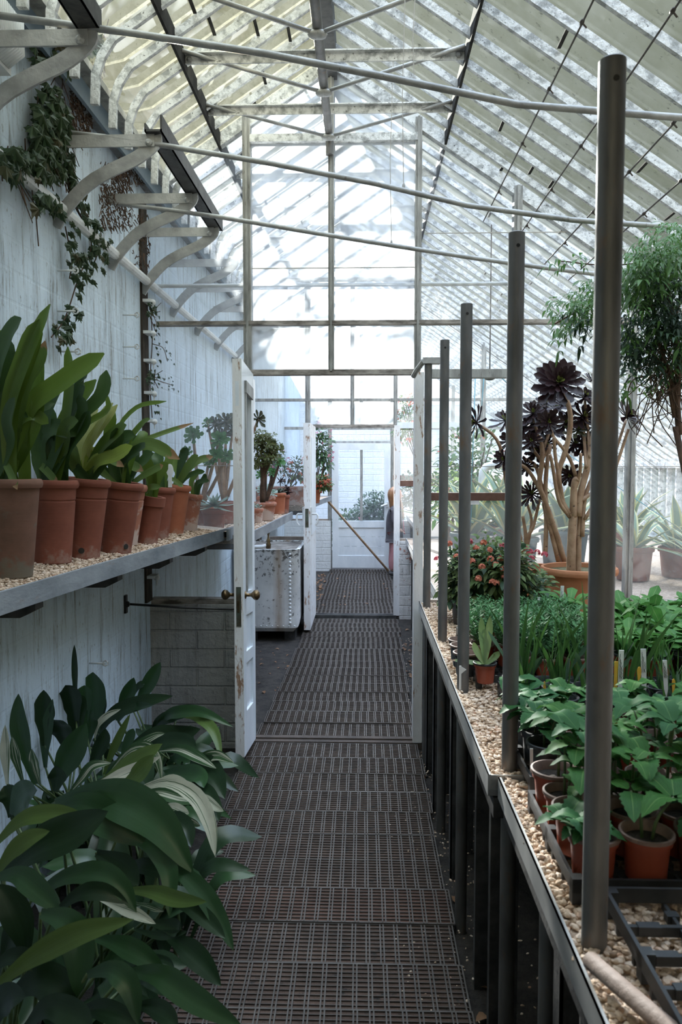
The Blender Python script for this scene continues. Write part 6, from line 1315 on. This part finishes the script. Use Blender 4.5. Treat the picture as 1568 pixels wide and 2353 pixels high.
# ------------------------------------------------------------------ fallen leaves and grit on the floor
b = MB()
def flleaf(x, y, z, s): 
    a = R.random()*6.28; d = V((math.cos(a), math.sin(a), 0)); p = V((x, y, z)); b.leaf([p, p+d*s*.5+V((0, 0, s*.25)), p+d*s+V((0, 0, s*.1))], s*.6, 'ovate', (0, 0, 1), 4, .3, .05, 0, 1)
for k in range(80): flleaf(R.uniform(-.66, -.50), R.uniform(8.1, 11.0), -.03, R.uniform(.03, .07))
for k in range(36): flleaf(R.uniform(-1.0, -.55), R.uniform(4.5, 6.5), -.033, R.uniform(.015, .04))
for k in range(60): flleaf(R.uniform(.30, .46), R.uniform(2.0, 7.5), -.033, R.uniform(.02, .05))
for k in range(26): flleaf(R.uniform(-.5, .3), R.uniform(8.2, 11.2), .002, R.uniform(.02, .05))
tag(b.build('fallen_leaves', leafmat('dry_fallen_leaf', (.16, .075, .035), (.26, .15, .08), .8, .1), smooth=True), 'dry brown leaves scattered along the walkway edges', 'fallen leaves', kind='stuff')
stones('scattered_grit', 420, lambda: (R.uniform(.10, .30) if R.random() < .5 else R.uniform(.30, .44), R.uniform(1.9, 4.1), -.008) , .0045, 'beige grit fallen into the grates below the bench', (.3, 3, 0))
stones('scattered_grit', 500, lambda: (R.uniform(.30, .6), R.uniform(1.9, 7.0), -.034), .006, 'beige grit lying on the soil under the bench', (.4, 4, -.03))
# ------------------------------------------------------------------ the person in the far house
def skin(name, pts, edges, mats, parent, sub=2, root=0):
    me = bpy.data.meshes.new(name); me.from_pydata([p[:3] for p in pts], edges, []); o = bpy.data.objects.new(name, me); COL.objects.link(o); me.materials.append(mats)
    m = o.modifiers.new('skin', 'SKIN'); m.use_smooth_shade = True
    for i, p in enumerate(pts):
        r = p[3]; me.skin_vertices[0].data[i].radius = r if isinstance(r, tuple) else (r, r); me.skin_vertices[0].data[i].use_root = (i == root)
    s = o.modifiers.new('subdivision', 'SUBSURF'); s.levels = sub; s.render_levels = sub
    o.parent = parent; CH.setdefault(parent.name, []).append(o); return o
PX, PY = .442, 10.72
t = thing('person', 'child with long auburn hair, grey jacket and pink leggings, standing behind the second doorway', 'person', (PX, PY, .0))
M['skinm'] = simple('skin', (.62, .36, .28), (.66, .40, .31), .5, scale=4)
M['jack'] = simple('grey_purple_jacket', (.035, .030, .036), (.075, .065, .075), .6, scale=8, bump=.2, bscale=40)
M['pinkc'] = simple('dusty_pink_leggings', (.45, .20, .22), (.52, .25, .27), .7, scale=8)
M['hair'] = simple('auburn_hair', (.17, .075, .035), (.34, .17, .08), .45, scale=6, stretch=(6, 6, .5))
M['shoe'] = simple('dark_shoe', (.05, .045, .045), None, .6)
HB = [(0, 0, .60, .075), (0, 0, .72, .07), (0, 0, .86, .08), (.0, 0, .965, .05), (.012, 0, 1.02, .035), (.022, 0, 1.07, (.062, .055)), (.025, 0, 1.13, (.078, .068)), (.015, 0, 1.19, (.068, .06)), (.01, 0, 1.225, (.03, .03)),
      (-.03, .055, .58, .06), (-.04, .06, .34, .045), (-.055, .06, .20, .040), (-.06, .06, .06, .028), (-.03, -.055, .58, .06), (-.03, -.06, .34, .045), (-.045, -.06, .20, .040), (-.05, -.06, .06, .028),
      (-.005, .10, .93, .038), (-.03, .14, .76, .030), (.06, .13, .64, .024), (-.005, -.10, .93, .038), (-.03, -.14, .76, .030), (.06, -.13, .64, .024), (.09, .125, .62, .018), (.09, -.125, .62, .018)]
ED = [(0, 1), (1, 2), (2, 3), (3, 4), (4, 5), (5, 6), (6, 7), (7, 8), (0, 9), (9, 10), (10, 11), (11, 12), (0, 13), (13, 14), (14, 15), (15, 16), (3, 17), (17, 18), (18, 19), (3, 20), (20, 21), (21, 22), (19, 23), (22, 24)]
skin('body', HB, ED, M['skinm'], t)
b = MB(); nz = V((PX+.105, PY, 1.105)); b.add([nz, nz+V((-.022, .012, -.008)), nz+V((-.022, -.012, -.008)), nz+V((-.022, 0, .036))], [(0, 1, 3), (0, 3, 2), (0, 2, 1)]); b.build('nose', M['skinm'], t, smooth=True)
b = MB(); b.ell((PX+.094, PY, 1.068), (.008, .02, .006), 6); b.build('mouth', simple('lips', (.45, .16, .15), None, .5), t, smooth=True)
for s1 in (-1, 1):
    b = MB(); b.ell((PX+.088, PY+s1*.030, 1.128), (.008, .012, .008), 6); b.build('eye', M['iron'], t, smooth=True)
    b = MB(); b.ell((PX+.015, PY+s1*.074, 1.115), (.014, .008, .022), 6); b.build('ear', M['skinm'], t, smooth=True)
    for fi in range(5):
        an = -.5+.25*fi; h0 = V((PX+.095, PY+s1*.125, .618)); L_ = (.030, .036, .040, .036, .028)[fi]
        if fi == 4: dd = V((.4, -s1*.8, .2)).normalized()
        else: dd = V((.9, (fi-1.5)*.22, -.35)).normalized()
        b = MB(); b.tube([h0, h0+dd*L_*.6, h0+dd*L_+V((0, 0, -.008))], [.0062, .0055, .004], 6); b.build('thumb' if fi == 4 else 'finger', M['skinm'], t, smooth=True)
JB = [(-.02, 0, .50, .128), (-.02, 0, .60, .128), (-.025, 0, .74, .125), (-.02, 0, .88, .118), (-.005, 0, .965, .08), (.01, 0, 1.005, (.045, .045)), (-.01, .095, .93, .052), (-.035, .145, .76, .045), (.05, .135, .65, .036), (-.01, -.095, .93, .052), (-.035, -.145, .76, .045), (.05, -.135, .65, .036)]
skin('jacket', JB, [(0, 1), (1, 2), (2, 3), (3, 4), (4, 5), (4, 6), (6, 7), (7, 8), (4, 9), (9, 10), (10, 11)], M['jack'], t, root=1)
b = MB(); b.tube([(PX+.05, PY-.055, 1.0), (PX+.085, PY-.05, .9), (PX+.10, PY-.04, .76), (PX+.115, PY-.03, .58)], .006, 6); b.build('zip', simple('bright_pink_zip', (.70, .14, .22), None, .5), t, label='bright pink jacket zip')
skin('leggings', [(-.02, 0, .60, .085), (-.03, .055, .56, .070), (-.04, .06, .34, .056), (-.055, .06, .20, .050), (-.06, .06, .07, .036), (-.03, -.055, .56, .070), (-.03, -.06, .34, .056), (-.045, -.06, .20, .050), (-.05, -.06, .07, .036)], [(0, 1), (1, 2), (2, 3), (3, 4), (0, 5), (5, 6), (6, 7), (7, 8)], M['pinkc'], t)
for y in (.06, -.06):
    b = MB(); b.ell((PX-.02, PY+y, .035), (.085, .036, .034), 8); b.build('shoe', M['shoe'], t, smooth=True)
b = MB(); mbv = []
for i in range(13):
    f = i/12; z = 1.245-.33*f
    rx = (.03, .065, .083, .09, .092, .088, .08, .072, .066, .062, .058, .05, .036)[i]; cx = PX-.022-(.014*min(1, f*2)); 
    for k in range(16):
        a = 2*pi*k/16; c, s_ = math.cos(a), math.sin(a); q = rx*(1+.05*math.sin(5*a+i*.3))
        x = cx+c*q*(.62 if (c > 0 and f > .12) else 1.02); mbv.append((x, PY+s_*q*1.0, z))
b.add(mbv, [(i*16+k, i*16+16+k, i*16+16+(k+1) % 16, i*16+(k+1) % 16) for i in range(12) for k in range(16)]+[tuple(range(16)), tuple(12*16+15-k for k in range(16))]); b.build('hair', M['hair'], t, smooth=True)
b = MB()
for s1 in (-1, 1): b.tube(spl([V((PX+.05, PY+s1*.06, 1.08)), V((PX+.075, PY+s1*.07, .98)), V((PX+.095, PY+s1*.06, .86)), V((PX+.1, PY+s1*.055, .78))], 8), [.012, .018, .02, .02, .018, .016, .013, .01, .004], 7)
b.build('hair_strand', M['hair'], t, smooth=True)
# ------------------------------------------------------------------ light
wd = bpy.data.worlds.new('sky'); sc.world = wd; wd.use_nodes = True; nt = wd.node_tree; nt.nodes.clear()
o_ = nt.nodes.new('ShaderNodeOutputWorld'); bg = nt.nodes.new('ShaderNodeBackground'); tc = nt.nodes.new('ShaderNodeTexCoord'); sx = nt.nodes.new('ShaderNodeSeparateXYZ'); rp = nt.nodes.new('ShaderNodeValToRGB')
SUN_EL, SUN_AZ = math.radians(22), math.radians(-13)
sd = V((math.sin(SUN_AZ)*math.cos(SUN_EL), math.cos(SUN_AZ)*math.cos(SUN_EL), math.sin(SUN_EL)))
# garden trees stand low around the house, a bright thin-cloud sky opens above them and glows around the sun
nt.links.new(tc.outputs['Generated'], sx.inputs[0]); nt.links.new(sx.outputs[2], rp.inputs[0])
e = rp.color_ramp.elements; e[0].position = .0; e[0].color = (*[LOWK*c for c in (.28, .32, .21)], 1); e[1].position = .60; e[1].color = (*[LOWK*c for c in (.90, .97, .74)], 1)
e2 = e.new(.82); e2.color = (*[HIK*c for c in (.80, .96, 1.30)], 1)
dot = nt.nodes.new('ShaderNodeVectorMath'); dot.operation = 'DOT_PRODUCT'; nt.links.new(tc.outputs['Generated'], dot.inputs[0]); dot.inputs[1].default_value = sd
gl_ = nt.nodes.new('ShaderNodeValToRGB'); g = gl_.color_ramp.elements; g[0].position = .92; g[0].color = (0, 0, 0, 1); g[1].position = 1.; g[1].color = (GLOW, GLOW*.97, GLOW*.9, 1)
nt.links.new(dot.outputs['Value'], gl_.inputs[0])
mxn = nt.nodes.new('ShaderNodeMix'); mxn.data_type = 'RGBA'; mxn.blend_type = 'ADD'; mxn.inputs[0].default_value = 1
nt.links.new(rp.outputs[0], mxn.inputs[6]); nt.links.new(gl_.outputs[0], mxn.inputs[7])
nt.links.new(mxn.outputs[2], bg.inputs[0]); bg.inputs[1].default_value = 1.; nt.links.new(bg.outputs[0], o_.inputs[0])
sl = bpy.data.lights.new('sun', 'SUN'); sl.energy = SUNE; sl.angle = math.radians(1.2); sl.color = (1, .97, .92)
so = bpy.data.objects.new('sun', sl); COL.objects.link(so)
so.rotation_euler = sd.to_track_quat('Z', 'Y').to_euler(); so.location = (-3, 14, 8)
# ------------------------------------------------------------------ render settings
vs_ = sc.view_settings; vs_.view_transform = 'Standard'; vs_.look = 'None'; vs_.exposure = EXPO; vs_.gamma = 1; vs_.use_curve_mapping = False
cy = sc.cycles; cy.max_bounces = 10; cy.diffuse_bounces = 4; cy.glossy_bounces = 3; cy.transmission_bounces = 6; cy.transparent_max_bounces = 40
cy.use_denoising = True; cy.caustics_reflective = False; cy.caustics_refractive = False; cy.sample_clamp_indirect = 8
